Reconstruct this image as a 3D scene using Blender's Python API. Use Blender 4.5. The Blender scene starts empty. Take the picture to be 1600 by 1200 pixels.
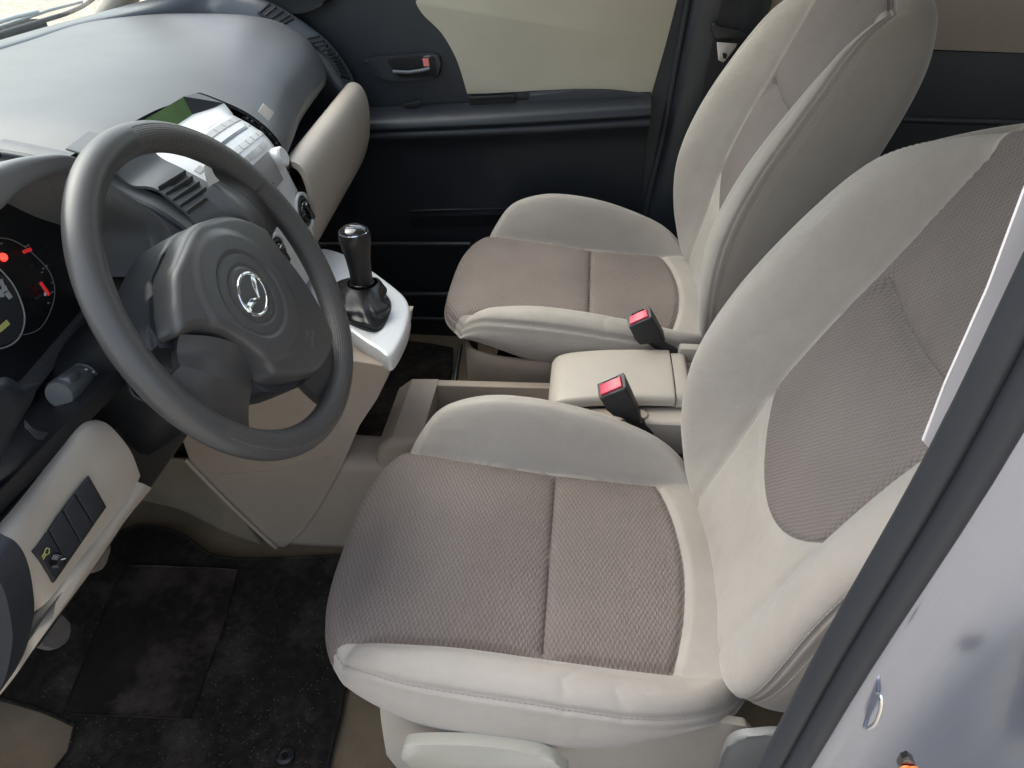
import bpy, bmesh, math, random
import numpy as np
from mathutils import Vector, Matrix
R = math.radians
random.seed(7); np.random.seed(7)
SC = bpy.context.scene
# ------------------------------------------------------------------ camera
F_PX, TH, PS, RO = 1130.0, R(36.4), R(-5.8), R(-0.4)
CAM = np.array([0.0, -1.066, 1.168])
_fw = np.array([math.sin(PS)*math.cos(TH), math.cos(PS)*math.cos(TH), -math.sin(TH)])
_rt = np.array([math.cos(PS), -math.sin(PS), 0.0]); _up = np.cross(_rt, _fw)
_r2 = math.cos(RO)*_rt + math.sin(RO)*_up; _u2 = -math.sin(RO)*_rt + math.cos(RO)*_up
cam_d = bpy.data.cameras.new('camera'); cam = bpy.data.objects.new('camera', cam_d)
SC.collection.objects.link(cam)
M = Matrix(((_r2[0], _u2[0], -_fw[0], CAM[0]), (_r2[1], _u2[1], -_fw[1], CAM[1]), (_r2[2], _u2[2], -_fw[2], CAM[2]), (0, 0, 0, 1)))
cam.matrix_world = M
cam_d.sensor_fit = 'HORIZONTAL'; cam_d.sensor_width = 36.0; cam_d.lens = 36.0*F_PX/1600.0
cam_d.clip_start = 0.02; cam_d.clip_end = 2000.0
cam_d.dof.use_dof = False
SC.camera = cam
# ------------------------------------------------------------------ world, sun, exposure
W = bpy.data.worlds.new('World'); SC.world = W; W.use_nodes = True
nt = W.node_tree; nt.nodes.clear()
sky = nt.nodes.new('ShaderNodeTexSky'); sky.sky_type = 'NISHITA'; sky.sun_disc = False
SUN_EL, SUN_AZ = 56.0, 290.0       # azimuth: compass-like, measured from +Y towards +X
sky.sun_elevation = R(SUN_EL); sky.sun_rotation = R(SUN_AZ)
sky.air_density = 1.6; sky.dust_density = 4.0; sky.ozone_density = 1.0
bg = nt.nodes.new('ShaderNodeBackground'); bg.inputs['Strength'].default_value = 0.15
wo = nt.nodes.new('ShaderNodeOutputWorld')
hs = nt.nodes.new('ShaderNodeHueSaturation'); hs.inputs['Saturation'].default_value = 0.62   # thin cloud
nt.links.new(sky.outputs[0], hs.inputs['Color']); nt.links.new(hs.outputs[0], bg.inputs[0]); nt.links.new(bg.outputs[0], wo.inputs[0])
sd = bpy.data.lights.new('sun', 'SUN'); sd.energy = 1.0; sd.angle = R(60); sd.color = (1.0, 0.97, 0.94)
sun = bpy.data.objects.new('sun', sd); SC.collection.objects.link(sun)
_az, _el = R(SUN_AZ), R(SUN_EL)
sun.rotation_euler = Vector((math.sin(_az)*math.cos(_el), math.cos(_az)*math.cos(_el), math.sin(_el))).to_track_quat('Z', 'Y').to_euler()
SC.view_settings.view_transform = 'Standard'; SC.view_settings.look = 'None'
SC.view_settings.gamma = 1.0; SC.view_settings.use_curve_mapping = False
SC.view_settings.exposure = 1.5
SC.render.engine = 'CYCLES'
SC.cycles.max_bounces = 8; SC.cycles.diffuse_bounces = 5; SC.cycles.glossy_bounces = 3
SC.cycles.transparent_max_bounces = 12

# ------------------------------------------------------------------ maths helpers
def A(*v): return np.array(v, float)
def ray(u, v): return _fw + (u-800)/F_PX*_r2 - (v-600)/F_PX*_u2
def U(u, v, n, k):
    """a point of the car's surface seen in direction (u, v), on the real plane n.p = k"""
    n = np.array({'x': (1, 0, 0), 'y': (0, 1, 0), 'z': (0, 0, 1)}[n] if isinstance(n, str) else n, float)
    d = ray(u, v); t = (k - n@CAM)/(n@d); return CAM + t*d
def sm(a, b, x):
    t = np.clip((x-a)/(b-a), 0, 1); return t*t*(3-2*t)
def itp(x, pts):
    """smooth interpolation through (x, y) pairs"""
    xs = np.array([p[0] for p in pts], float); ys = np.array([p[1] for p in pts], float)
    x = np.clip(x, xs[0], xs[-1]); m = np.gradient(ys, xs)
    i = np.clip(np.searchsorted(xs, x)-1, 0, len(xs)-2)
    h = xs[i+1]-xs[i]; t = (x-xs[i])/h
    return ((2*t**3-3*t**2+1)*ys[i] + (t**3-2*t**2+t)*h*m[i] + (-2*t**3+3*t**2)*ys[i+1] + (t**3-t**2)*h*m[i+1])
def cr(pts, n, closed=False):
    """Catmull-Rom curve through points, n samples per segment"""
    P = [np.array(p, float) for p in pts]; N = len(P); out = []
    segs = N if closed else N-1
    for i in range(segs):
        if closed: a, b, c, d = P[(i-1) % N], P[i], P[(i+1) % N], P[(i+2) % N]
        else: a, b, c, d = P[max(i-1, 0)], P[i], P[i+1], P[min(i+2, N-1)]
        for k in range(n):
            t = k/n
            out.append(0.5*((2*b)+(-a+c)*t+(2*a-5*b+4*c-d)*t*t+(-a+3*b-3*c+d)*t**3))
    if not closed: out.append(P[-1])
    return np.array(out)

# ------------------------------------------------------------------ object helpers
def setp(o, label=None, cat=None, group=None, kind=None):
    if label: o['label'] = label
    if cat: o['category'] = cat
    if group: o['group'] = group
    if kind: o['kind'] = kind
    return o
def thing(name, label, cat, loc=(0, 0, 0), group=None):
    o = bpy.data.objects.new(name, None); SC.collection.objects.link(o); o.location = loc
    o.empty_display_size = 0.05
    return setp(o, label, cat, group)
def mesh(name, V, Fc, mat, parent=None, smooth=True, uv=None, angle=None):
    me = bpy.data.meshes.new(name)
    me.from_pydata([tuple(map(float, v)) for v in V], [], [tuple(int(i) for i in f) for f in Fc])
    me.materials.append(mat)
    if uv is not None:
        ul = me.uv_layers.new(name='UVMap')
        vi = np.zeros(len(me.loops), int); me.loops.foreach_get('vertex_index', vi)
        ul.data.foreach_set('uv', np.asarray(uv, float)[vi].ravel())
    me.polygons.foreach_set('use_smooth', [bool(smooth)]*len(me.polygons))
    me.update()
    if smooth and angle: me.set_sharp_from_angle(angle=R(angle))
    o = bpy.data.objects.new(name, me); SC.collection.objects.link(o)
    if parent is not None:
        o.parent = parent
        if parent.type == 'EMPTY' or True:
            o.matrix_parent_inverse = world_of(parent).inverted()
    return o
def world_of(o):
    m = Matrix.LocRotScale(o.location, o.rotation_euler, o.scale)
    if o.parent: m = world_of(o.parent) @ o.matrix_parent_inverse @ m
    return m
def from_bm(name, bm, mat, parent=None, smooth=True, angle=35):
    bmesh.ops.recalc_face_normals(bm, faces=bm.faces[:])
    V = [v.co[:] for v in bm.verts]; bm.verts.index_update()
    Fc = [[v.index for v in f.verts] for f in bm.faces]
    bm.free(); return mesh(name, V, Fc, mat, parent, smooth, None, angle)
def add_box(bm, c, s, rot=None, bev=0.0, seg=2):
    """box centre c, full sizes s, optional 3x3 rot"""
    m = Matrix.Diagonal((s[0], s[1], s[2], 1))
    r = (rot.to_4x4() if rot is not None else Matrix.Identity(4))
    g = bmesh.ops.create_cube(bm, size=1.0, matrix=Matrix.Translation(Vector(tuple(map(float, c)))) @ r @ m)
    if bev > 0:
        es = set()
        for v in g['verts']: es.update(v.link_edges)
        bmesh.ops.bevel(bm, geom=list(es), offset=bev, segments=seg, profile=0.5, affect='EDGES', clamp_overlap=True)
def frame(x, z=None):
    """rotation whose columns are x, y, z axes (numpy) : z approx"""
    x = np.array(x, float); x /= np.linalg.norm(x)
    z = np.array(z if z is not None else (0, 0, 1), float); z -= x*(z@x); z /= np.linalg.norm(z)
    y = np.cross(z, x)
    return Matrix(((x[0], y[0], z[0]), (x[1], y[1], z[1]), (x[2], y[2], z[2])))
def add_tube(bm, pts, r, n=12, closed=False, cap=True, sq=1.0, up=None):
    """tube along points, r scalar or list; sq squashes the second axis"""
    P = [np.array(p, float) for p in pts]; N = len(P)
    rr = r if hasattr(r, '__len__') else [r]*N
    rings = []; prev = None
    for i in range(N):
        if closed: t = P[(i+1) % N]-P[i-1]
        else: t = P[min(i+1, N-1)]-P[max(i-1, 0)]
        t = t/np.linalg.norm(t)
        if up is not None: a = np.array(up, float)
        elif prev is not None: a = prev
        else: a = np.array((0, 0, 1.0)) if abs(t[2]) < .9 else np.array((1.0, 0, 0))
        a = a - t*(a@t); a /= np.linalg.norm(a); prev = a; b = np.cross(t, a)
        rings.append([bm.verts.new(P[i]+rr[i]*(math.cos(2*math.pi*k/n)*a+sq*math.sin(2*math.pi*k/n)*b)) for k in range(n)])
    for i in range(N if closed else N-1):
        A_, B_ = rings[i], rings[(i+1) % N]
        for k in range(n): bm.faces.new((A_[k], A_[(k+1) % n], B_[(k+1) % n], B_[k]))
    if cap and not closed:
        bm.faces.new(rings[0][::-1]); bm.faces.new(rings[-1])
def add_lathe(bm, prof, o, ax, n=32, ref=None):
    """profile of (radius, height) turned about axis ax through o"""
    ax = np.array(ax, float); ax /= np.linalg.norm(ax)
    a = np.array(ref if ref is not None else ((0, 0, 1) if abs(ax[2]) < .9 else (1, 0, 0)), float)
    a -= ax*(a@ax); a /= np.linalg.norm(a); b = np.cross(ax, a); o = np.array(o, float)
    rings = []
    for r, h in prof:
        if r < 1e-6: rings.append([bm.verts.new(o+ax*h)])
        else: rings.append([bm.verts.new(o+ax*h+r*(math.cos(2*math.pi*k/n)*a+math.sin(2*math.pi*k/n)*b)) for k in range(n)])
    for A_, B_ in zip(rings[:-1], rings[1:]):
        for k in range(n):
            q = (k+1) % n
            if len(A_) == 1 and len(B_) == 1: continue
            if len(A_) == 1: bm.faces.new((A_[0], B_[q], B_[k]))
            elif len(B_) == 1: bm.faces.new((A_[k], A_[q], B_[0]))
            else: bm.faces.new((A_[k], A_[q], B_[q], B_[k]))
def add_prism(bm, outline, d, bev=0.0, seg=2):
    """closed outline of 3-D points (planar) pushed along vector d, with the first cap's rim bevelled"""
    d = np.array(d, float)
    a = [bm.verts.new(p) for p in outline]; b = [bm.verts.new(np.array(p)+d) for p in outline]; n = len(a)
    bm.faces.new(b[::-1]); top = bm.faces.new(a)
    for k in range(n): bm.faces.new((a[k], b[k], b[(k+1) % n], a[(k+1) % n]))
    if bev > 0:
        bmesh.ops.bevel(bm, geom=list(top.edges), offset=bev, segments=seg, profile=0.5, affect='EDGES', clamp_overlap=True)
def grid_faces(nu, nv, cu=False, cv=False):
    F = []
    for i in range(nu if cu else nu-1):
        for j in range(nv if cv else nv-1):
            a = i*nv+j; b = i*nv+(j+1) % nv; c = ((i+1) % nu)*nv+(j+1) % nv; d = ((i+1) % nu)*nv+j
            F.append((a, b, c, d))
    return F
def loft(rows, nu=6, nv=6):
    """smooth surface through a net of 3-D points -> V, F, (rows, cols)"""
    rows = [cr(r, nv) for r in rows]
    cols = cr(np.array(rows), nu)
    a, b = cols.shape[:2]
    return cols.reshape(-1, 3), grid_faces(a, b), (a, b)
def sheet(name, V, F, shp, mat, parent, th, flip=False, uv=None, angle=60):
    """give a loft a real thickness th (towards -normal) and link it"""
    V = np.array(V); a, b = shp; G = V.reshape(a, b, 3)
    du = np.gradient(G, axis=0); dv = np.gradient(G, axis=1); N = np.cross(du, dv)
    N /= np.maximum(np.linalg.norm(N, axis=2, keepdims=True), 1e-9)
    if flip: N = -N
    V2 = (G-N*th).reshape(-1, 3); n = a*b
    F2 = [tuple(x+n for x in f[::-1]) for f in F]
    rim = [(i*b) for i in range(a)]+[(a-1)*b+j for j in range(1, b)]+[(a-1-i)*b+b-1 for i in range(1, a)]+[b-1-j for j in range(1, b-1)]
    F3 = [(rim[k], rim[(k+1) % len(rim)], rim[(k+1) % len(rim)]+n, rim[k]+n) for k in range(len(rim))]
    bm = bmesh.new(); vs = [bm.verts.new(v) for v in np.vstack([V, V2])]
    for f in list(F)+F2+F3:
        try: bm.faces.new([vs[i] for i in f])
        except ValueError: pass
    return from_bm(name, bm, mat, parent, True, angle)
def clip(V, Fc, d, attrs=()):
    """keep the side d >= 0 of a mesh; returns V, F, attrs"""
    V = [np.array(v, float) for v in V]; d = list(map(float, d)); At = [list(a) for a in attrs]
    cache = {}; nV, nA = [], [[] for _ in At]; mp = {}; out = []
    def old(i):
        if i not in mp:
            mp[i] = len(nV); nV.append(V[i])
            for q, a in enumerate(At): nA[q].append(a[i])
        return mp[i]
    def cut(i, j):
        k = (min(i, j), max(i, j))
        if k not in cache:
            t = d[k[0]]/(d[k[0]]-d[k[1]]); cache[k] = len(nV); nV.append(V[k[0]]*(1-t)+V[k[1]]*t)
            for q, a in enumerate(At): nA[q].append(np.array(a[k[0]])*(1-t)+np.array(a[k[1]])*t)
        return cache[k]
    for f in Fc:
        pos = [d[i] >= 0 for i in f]
        if not any(pos): continue
        if all(pos): out.append([old(i) for i in f]); continue
        poly = []
        for q in range(len(f)):
            i, j = f[q], f[(q+1) % len(f)]
            if d[i] >= 0: poly.append(old(i))
            if (d[i] >= 0) != (d[j] >= 0): poly.append(cut(i, j))
        if len(poly) >= 3: out.append(poly)
    return nV, out, nA

# ------------------------------------------------------------------ materials
MATS = {}
class NG:
    def __init__(s, name):
        s.m = bpy.data.materials.new(name); s.m.use_nodes = True; s.t = s.m.node_tree
        s.b = s.t.nodes['Principled BSDF']; s.x = 0
    def n(s, typ, **kw):
        nd = s.t.nodes.new(typ)
        for k, v in kw.items():
            if k.startswith('i_'):
                key = k[2:]; key = int(key) if key.isdigit() else key.replace('_', ' ')
                nd.inputs[key].default_value = v
            else: setattr(nd, k, v)
        return nd
    def l(s, a, b): s.t.links.new(a, b)
    def math(s, op, a, b=None, c=None):
        nd = s.t.nodes.new('ShaderNodeMath'); nd.operation = op
        for i, v in enumerate((a, b, c)):
            if v is None: continue
            if hasattr(v, 'links'): s.l(v, nd.inputs[i])
            else: nd.inputs[i].default_value = v
        return nd.outputs[0]
def rgba(c): return (c[0], c[1], c[2], 1.0)
def mat(name, col, rough=0.5, var=0.08, vscale=6.0, bump=0.15, bscale=500.0, bdist=0.0004, metal=0.0, spec=0.5,
        sheen=0.0, coat=0.0, coat_r=0.05, dirt=None, dirt_amt=0.0, dirt_scale=8.0, rvar=0.08, emit=None, estr=0.0, big=None):
    """procedural surface: slow tone variation, grain bump, roughness mottling and optional dirt"""
    if name in MATS: return MATS[name]
    g = NG(name); tc = g.n('ShaderNodeTexCoord')
    n1 = g.n('ShaderNodeTexNoise', i_Scale=vscale, i_Detail=5.0, i_Roughness=0.6); g.l(tc.outputs['Object'], n1.inputs['Vector'])
    mx = g.n('ShaderNodeMix', data_type='RGBA'); mr = g.n('ShaderNodeMapRange'); mr.inputs[1].default_value = .3; mr.inputs[2].default_value = .7
    g.l(n1.outputs[0], mr.inputs[0]); g.l(mr.outputs[0], mx.inputs[0])
    mx.inputs[6].default_value = rgba([c*(1-var) for c in col]); mx.inputs[7].default_value = rgba([min(1, c*(1+var)) for c in col])
    colo = mx.outputs[2]
    if dirt is not None:
        n3 = g.n('ShaderNodeTexNoise', i_Scale=dirt_scale, i_Detail=8.0, i_Roughness=0.7); g.l(tc.outputs['Object'], n3.inputs['Vector'])
        r3 = g.n('ShaderNodeMapRange'); r3.inputs[1].default_value = .48; r3.inputs[2].default_value = .75; r3.inputs[4].default_value = dirt_amt
        g.l(n3.outputs[0], r3.inputs[0]); m3 = g.n('ShaderNodeMix', data_type='RGBA'); g.l(r3.outputs[0], m3.inputs[0]); g.l(colo, m3.inputs[6]); m3.inputs[7].default_value = rgba(dirt)
        colo = m3.outputs[2]
    g.l(colo, g.b.inputs['Base Color'])
    rr = g.n('ShaderNodeMapRange'); rr.inputs[3].default_value = max(0.02, rough-rvar); rr.inputs[4].default_value = min(1, rough+rvar)
    n4 = g.n('ShaderNodeTexNoise', i_Scale=vscale*3.1, i_Detail=4.0); g.l(tc.outputs['Object'], n4.inputs['Vector']); g.l(n4.outputs[0], rr.inputs[0]); g.l(rr.outputs[0], g.b.inputs['Roughness'])
    g.b.inputs['Metallic'].default_value = metal; g.b.inputs['Specular IOR Level'].default_value = spec
    g.b.inputs['Sheen Weight'].default_value = sheen; g.b.inputs['Sheen Roughness'].default_value = .4
    g.b.inputs['Coat Weight'].default_value = coat; g.b.inputs['Coat Roughness'].default_value = coat_r
    if bump > 0:
        nb = g.n('ShaderNodeTexNoise', i_Scale=bscale, i_Detail=3.0); g.l(tc.outputs['Object'], nb.inputs['Vector'])
        bp = g.n('ShaderNodeBump', i_Strength=bump, i_Distance=bdist); g.l(nb.outputs[0], bp.inputs['Height']); g.l(bp.outputs[0], g.b.inputs['Normal'])
        if big:
            n5 = g.n('ShaderNodeTexNoise', i_Scale=big[0], i_Detail=3.0, i_Distortion=.6); g.l(tc.outputs['Object'], n5.inputs['Vector'])
            b5 = g.n('ShaderNodeBump', i_Strength=1.0, i_Distance=big[1]); g.l(n5.outputs[0], b5.inputs['Height']); g.l(b5.outputs[0], bp.inputs['Normal'])
    if emit: g.b.inputs['Emission Color'].default_value = rgba(emit); g.b.inputs['Emission Strength'].default_value = estr
    MATS[name] = g.m; return g.m
def weave_mat(name, col, pu, pv, depth, ribs=False):
    """knitted upholstery: staggered raised dashes, laid out in metres on the UV map"""
    g = NG(name); uv = g.n('ShaderNodeUVMap'); sp = g.n('ShaderNodeSeparateXYZ'); g.l(uv.outputs[0], sp.inputs[0])
    tc = g.n('ShaderNodeTexCoord'); wn = g.n('ShaderNodeTexNoise', i_Scale=60.0, i_Detail=2.0); g.l(tc.outputs['Object'], wn.inputs['Vector'])
    wob = g.math('MULTIPLY', g.math('SUBTRACT', wn.outputs[0], .5), .5)
    u = g.math('ADD', g.math('DIVIDE', sp.outputs[0], pu), wob); v = g.math('ADD', g.math('DIVIDE', sp.outputs[1], pv), wob)
    def cell(du):
        fu = g.math('SUBTRACT', g.math('FRACT', g.math('ADD', u, du)), .5); fv = g.math('SUBTRACT', g.math('FRACT', g.math('ADD', v, du)), .5)
        r2 = g.math('ADD', g.math('POWER', g.math('MULTIPLY', g.math('ABSOLUTE', fu), 3.1), 2.0), g.math('POWER', g.math('MULTIPLY', g.math('ABSOLUTE', fv), 2.5), 2.0))
        return g.math('MAXIMUM', g.math('SUBTRACT', 1.0, r2), 0.0)
    h = g.math('MAXIMUM', cell(0.0), cell(0.5))
    h = g.math('POWER', h, .6)
    fine = g.n('ShaderNodeTexNoise', i_Scale=1500.0, i_Detail=2.0); g.l(tc.outputs['Object'], fine.inputs['Vector'])
    hh = g.math('ADD', h, g.math('MULTIPLY', fine.outputs[0], .5))
    bp = g.n('ShaderNodeBump', i_Strength=.8, i_Distance=depth); g.l(hh, bp.inputs['Height']); g.l(bp.outputs[0], g.b.inputs['Normal'])
    n1 = g.n('ShaderNodeTexNoise', i_Scale=7.0, i_Detail=5.0); g.l(tc.outputs['Object'], n1.inputs['Vector'])
    mv = g.n('ShaderNodeMapRange'); mv.inputs[1].default_value = .3; mv.inputs[2].default_value = .7; mv.inputs[3].default_value = .90; mv.inputs[4].default_value = 1.08; g.l(n1.outputs[0], mv.inputs[0])
    hm = g.n('ShaderNodeMapRange'); hm.inputs[3].default_value = .80; hm.inputs[4].default_value = 1.12; g.l(h, hm.inputs[0])
    k = g.math('MULTIPLY', mv.outputs[0], hm.outputs[0])
    vm = g.n('ShaderNodeVectorMath', operation='SCALE'); vm.inputs[0].default_value = col; g.l(k, vm.inputs['Scale'])
    g.l(vm.outputs[0], g.b.inputs['Base Color'])
    g.b.inputs['Roughness'].default_value = .85; g.b.inputs['Sheen Weight'].default_value = .06; g.b.inputs['Specular IOR Level'].default_value = .25
    MATS[name] = g.m; return g.m
def glass_mat(name, tint=(.93, .96, .95), rough=0.0, refl=.08):
    g = NG(name); tr = g.n('ShaderNodeBsdfTransparent'); tr.inputs[0].default_value = rgba(tint)
    gl = g.n('ShaderNodeBsdfGlossy'); gl.inputs['Roughness'].default_value = rough
    lw = g.n('ShaderNodeLayerWeight'); mx = g.n('ShaderNodeMixShader')
    g.l(g.math('MULTIPLY_ADD', g.math('POWER', lw.outputs['Facing'], 5.0), .6, .03), mx.inputs[0]); g.l(tr.outputs[0], mx.inputs[1]); g.l(gl.outputs[0], mx.inputs[2])
    g.l(mx.outputs[0], g.t.nodes['Material Output'].inputs[0]); MATS[name] = g.m; return g.m

CREAM = mat('cream_cloth', (.372, .336, .302), .8, var=.07, vscale=5, bump=.7, bscale=800, bdist=.0008, big=(12.0, .0035), sheen=.35, spec=.3, dirt=(.27, .225, .17), dirt_amt=.35, dirt_scale=7)
CREAM_SIDE = mat('cream_knit', (.275, .243, .212), .85, var=.06, vscale=5, big=(9.0, .0035), bump=.6, bscale=700, bdist=.0005, sheen=.3, spec=.25)
TAUPE = weave_mat('taupe_knit', (.205, .170, .154), .0064, .0125, .0012)
TAUPE_B = weave_mat('taupe_knit_back', (.198, .168, .156), .0062, .0085, .0010)
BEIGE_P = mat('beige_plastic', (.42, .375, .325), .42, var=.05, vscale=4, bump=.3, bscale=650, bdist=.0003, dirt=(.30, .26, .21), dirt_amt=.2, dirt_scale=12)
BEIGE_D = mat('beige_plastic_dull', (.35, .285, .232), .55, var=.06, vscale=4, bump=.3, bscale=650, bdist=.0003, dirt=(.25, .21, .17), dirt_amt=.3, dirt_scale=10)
BLACK_P = mat('black_plastic', (.012, .013, .015), .42, var=.15, vscale=5, bump=.3, bscale=600, bdist=.0003)
DASH_P = mat('dash_plastic', (.084, .088, .094), .46, var=.10, vscale=4, bump=.45, bscale=420, bdist=.0003, rvar=.05, spec=.55)
NAVY_P = mat('charcoal_plastic', (.018, .022, .029), .45, var=.12, vscale=5, bump=.4, bscale=500, bdist=.0004)
GLOSSB = mat('gloss_black', (.012, .012, .014), .12, var=.1, bump=0, coat=.5)
RUBBER = mat('rubber', (.017, .020, .026), .55, var=.15, bump=.25, bscale=300)
SILVER_P = mat('silver_trim', (.66, .67, .68), .36, var=.03, vscale=4, bump=.12, bscale=900, bdist=.0002, metal=.12)
CHROME = mat('chrome', (.80, .81, .82), .10, var=.02, bump=0, metal=1.0)
WHEEL_P = mat('wheel_plastic', (.060, .060, .061), .34, var=.08, vscale=5, bump=.35, bscale=700, bdist=.0003)
STEEL = mat('steel', (.35, .34, .33), .35, var=.15, bump=.1, metal=.9)
RED_P = mat('red_plastic', (.70, .035, .07), .35, var=.06, bump=.1)

# ------------------------------------------------------------------ seats
def make_seat(name, label, ox, oy, oz, hl, hr, bl=1.0, recline=0.0, skirt=0.0, fwd=0.0):
    """ox,oy,oz: centre of the cross seam; X to the rear, Y across the car, Z up; hl/hr bolster heights at -Y/+Y"""
    root = thing(name, label, 'car seat', (ox, oy, 0), 'front seats of the car')
    T = np.array((ox, oy, oz))
    # ---------------- cushion
    ax, ay, cx = .300, .250, -.012
    NT = 800
    th = np.linspace(0, 2*np.pi, NT, endpoint=False)
    e = 3.3
    rad = (np.abs(np.cos(th)/ax)**e+np.abs(np.sin(th)/ay)**e)**(-1/e)
    WI = lambda x: itp(x, [(-.34, .200), (-.25, .183), (-.12, .172), (0, .170), (.16, .170), (.3, .17)])
    def top(x, y):
        base = itp(x, [(-.34, -.012), (-.29, .004), (-.24, .018), (-.15, .014), (0, 0), (.16, -.010), (.3, -.012)])
        ayy = np.abs(y); w = WI(x)
        hb = itp(x, [(-.33, .0), (-.27, .012), (-.235, .032), (-.19, .070), (-.12, .100), (-.05, .108), (.03, .100), (.12, .074), (.20, .045), (.3, .03)])
        h = np.where(y < 0, hl, hr)
        nearflat = np.where(h < .8, itp(x, [(-.33, .25), (-.24, .55), (-.1, .45), (.05, .42), (.3, .55)]), hb*h)
        hgt = hb*h
        t = np.clip((ayy-w)/(.212-w), 0, 1)
        rise = (.5-.5*np.cos(t*np.pi))**.62*sm(0, .12, t)
        fall = 1-.38*np.clip((ayy-.212)/.04, 0, 1.2)**2
        z = base+hgt*np.where(ayy < .212, rise, fall)
        inner = ayy < w
        din = np.clip(w-ayy, 0, 1)
        xr0 = .165; gv = sm(xr0+.05, xr0-.01, x)
        z = z+np.where(inner, .007*(1-np.exp(-din/.03))-.006*gv*np.exp(-(din/.006)**2), -.006*gv*np.exp(-((ayy-w)/.006)**2))
        xr = .165+.028*(1-(y/.17)**2)
        dr = np.abs(x-xr)
        z = z-.006*np.exp(-(dr/.006)**2)*sm(w, w-.006, ayy)-.010*sm(xr, xr+.09, x)*sm(w, w-.05, ayy)
        z = z-(.010*np.exp(-(np.abs(x)/.0055))+.004*np.exp(-(x/.03)**2))*sm(w, w-.012, ayy)
        z = z+.004*np.exp(-((x+.12)/.09)**2-(y/.12)**2)
        # creases where the cover bunches up beside the hip
        for (a, b, ln, q) in ((.03, -.216, .05, .0034), (.085, -.222, .036, .0030), (.118, -.224, .03, .0024), (.142, -.226, .028, .0022), (.165, -.228, .026, .002)):
            if hl < .5:
                dx = x-a; dy = y-b; s = dx*.80+dy*.60; p = -dx*.60+dy*.80
                z = z-q*.5*np.exp(-(p/.0042)**2)*np.exp(-(s/(ln*.7))**2)
        return z
    rim = .030
    S = list(np.linspace(.03, 1, 78))
    rows = []; uvs = []; ins = []; prof = []
    c2 = np.stack([np.cos(th), np.sin(th)], 1)
    rin = rad-rim
    for s in S:
        x = cx+c2[:, 0]*rin*s; y = c2[:, 1]*rin*s
        rows.append(np.stack([x, y, top(x, y)], 1)); uvs.append(np.stack([x, y], 1)); ins.append(np.zeros(NT))
    xe, ye = cx+c2[:, 0]*rin, c2[:, 1]*rin; ze = top(xe, ye)
    side_w = np.clip(np.abs(c2[:, 1])*1.6-.5, 0, 1)         # 1 at the sides, 0 at the front and rear
    dropk = .038+.006*(1-side_w)
    for ph in np.linspace(6, 90, 15):
        p = R(ph); r = rin+rim*math.sin(p); x = cx+c2[:, 0]*r; y = c2[:, 1]*r
        z = ze-dropk*(1-math.cos(p))
        g = -.0050*math.exp(-((ph-62)/6)**2)*side_w
        rows.append(np.stack([x+c2[:, 0]*g, y+c2[:, 1]*g, z+g*.6], 1)); uvs.append(np.stack([x, y+np.sign(y)*(ph/90*.02)], 1)); ins.append(np.zeros(NT))
    xe, ye = cx+c2[:, 0]*rad, c2[:, 1]*rad; ze = ze-dropk
    zb = itp(xe, [(-.34, -.075), (-.28, -.080), (-.2, -.092), (-.1, -.114), (0, -.118), (.1, -.098), (.18, -.045), (.3, -.02)])+skirt
    zb = np.minimum(zb, ze-.01)
    for q in np.linspace(.06, 1, 22):
        bul = .006*math.sin(q*math.pi)-.030*q**2.2
        r = rad+bul; x = cx+c2[:, 0]*r; y = c2[:, 1]*r; z = ze+(zb-ze)*q
        rows.append(np.stack([x, y, z], 1)); uvs.append(np.stack([x-(1-side_w)*q*.08, y], 1)); ins.append(np.zeros(NT))
    for q, dz in ((.045, .0), (.08, -.008)):
        r = rad-q; rows.append(np.stack([cx+c2[:, 0]*r, c2[:, 1]*r, zb+dz], 1)); uvs.append(rows[-1][:, :2]); ins.append(np.zeros(NT))
    V = np.concatenate(rows); UVm = np.concatenate(uvs); nr = len(rows)
    Fc = grid_faces(nr, NT, False, True)
    Fc = [f[::-1] for f in Fc]
    # centre fan
    V = np.vstack([V, [cx, 0, float(top(np.array([cx]), np.array([0.]))[0])]]); UVm = np.vstack([UVm, [cx, 0]]); ci = len(V)-1
    Fc += [(ci, k, (k+1) % NT) for k in range(NT)]
    x, y = V[:, 0], V[:, 1]
    fld = np.minimum(WI(x)-np.abs(y), .165+.028*(1-(y/.17)**2)-x)
    A1 = clip(V+T, Fc, fld, [UVm]); B1 = clip(V+T, Fc, -fld, [UVm])
    cush = mesh('cushion', B1[0], B1[1], CREAM, root, True, B1[2][0])
    mesh('cushion_insert', A1[0], A1[1], TAUPE, cush, True, A1[2][0])
    # thread along the bolster seam
    kk = 78+int(round((68-6)/84*14))
    for sgn in (-1, 1):
        bm = bmesh.new()
        idx = [k for k in range(NT) if sgn*c2[k, 1] > .5]
        pts = [rows[kk][k]+T+np.array((c2[k, 0], c2[k, 1], .6))*.0006 for k in idx]
        L = np.concatenate([[0], np.cumsum([np.linalg.norm(b-a) for a, b in zip(pts[:-1], pts[1:])])])
        P = np.array(pts); m = int(L[-1]/.0075)
        for q in range(m):
            a = [np.interp(q*.0075, L, P[:, i]) for i in range(3)]; b = [np.interp(q*.0075+.0048, L, P[:, i]) for i in range(3)]
            add_tube(bm, [a, b], .00055, 5)
        from_bm('stitching', bm, CREAM_SIDE, cush)
    # ---------------- backrest
    XF = lambda z: itp(z, [(-.06, .222), (0, .226), (.1, .252), (.22, .284), (.32, .322), (.41, .366), (.5, .412), (.6, .465), (.66, .5)])
    PR = lambda z: itp(z, [(-.06, .010), (.03, .030), (.1, .066), (.2, .098), (.33, .108), (.43, .100), (.52, .080), (.58, .05), (.66, .03)])
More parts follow.
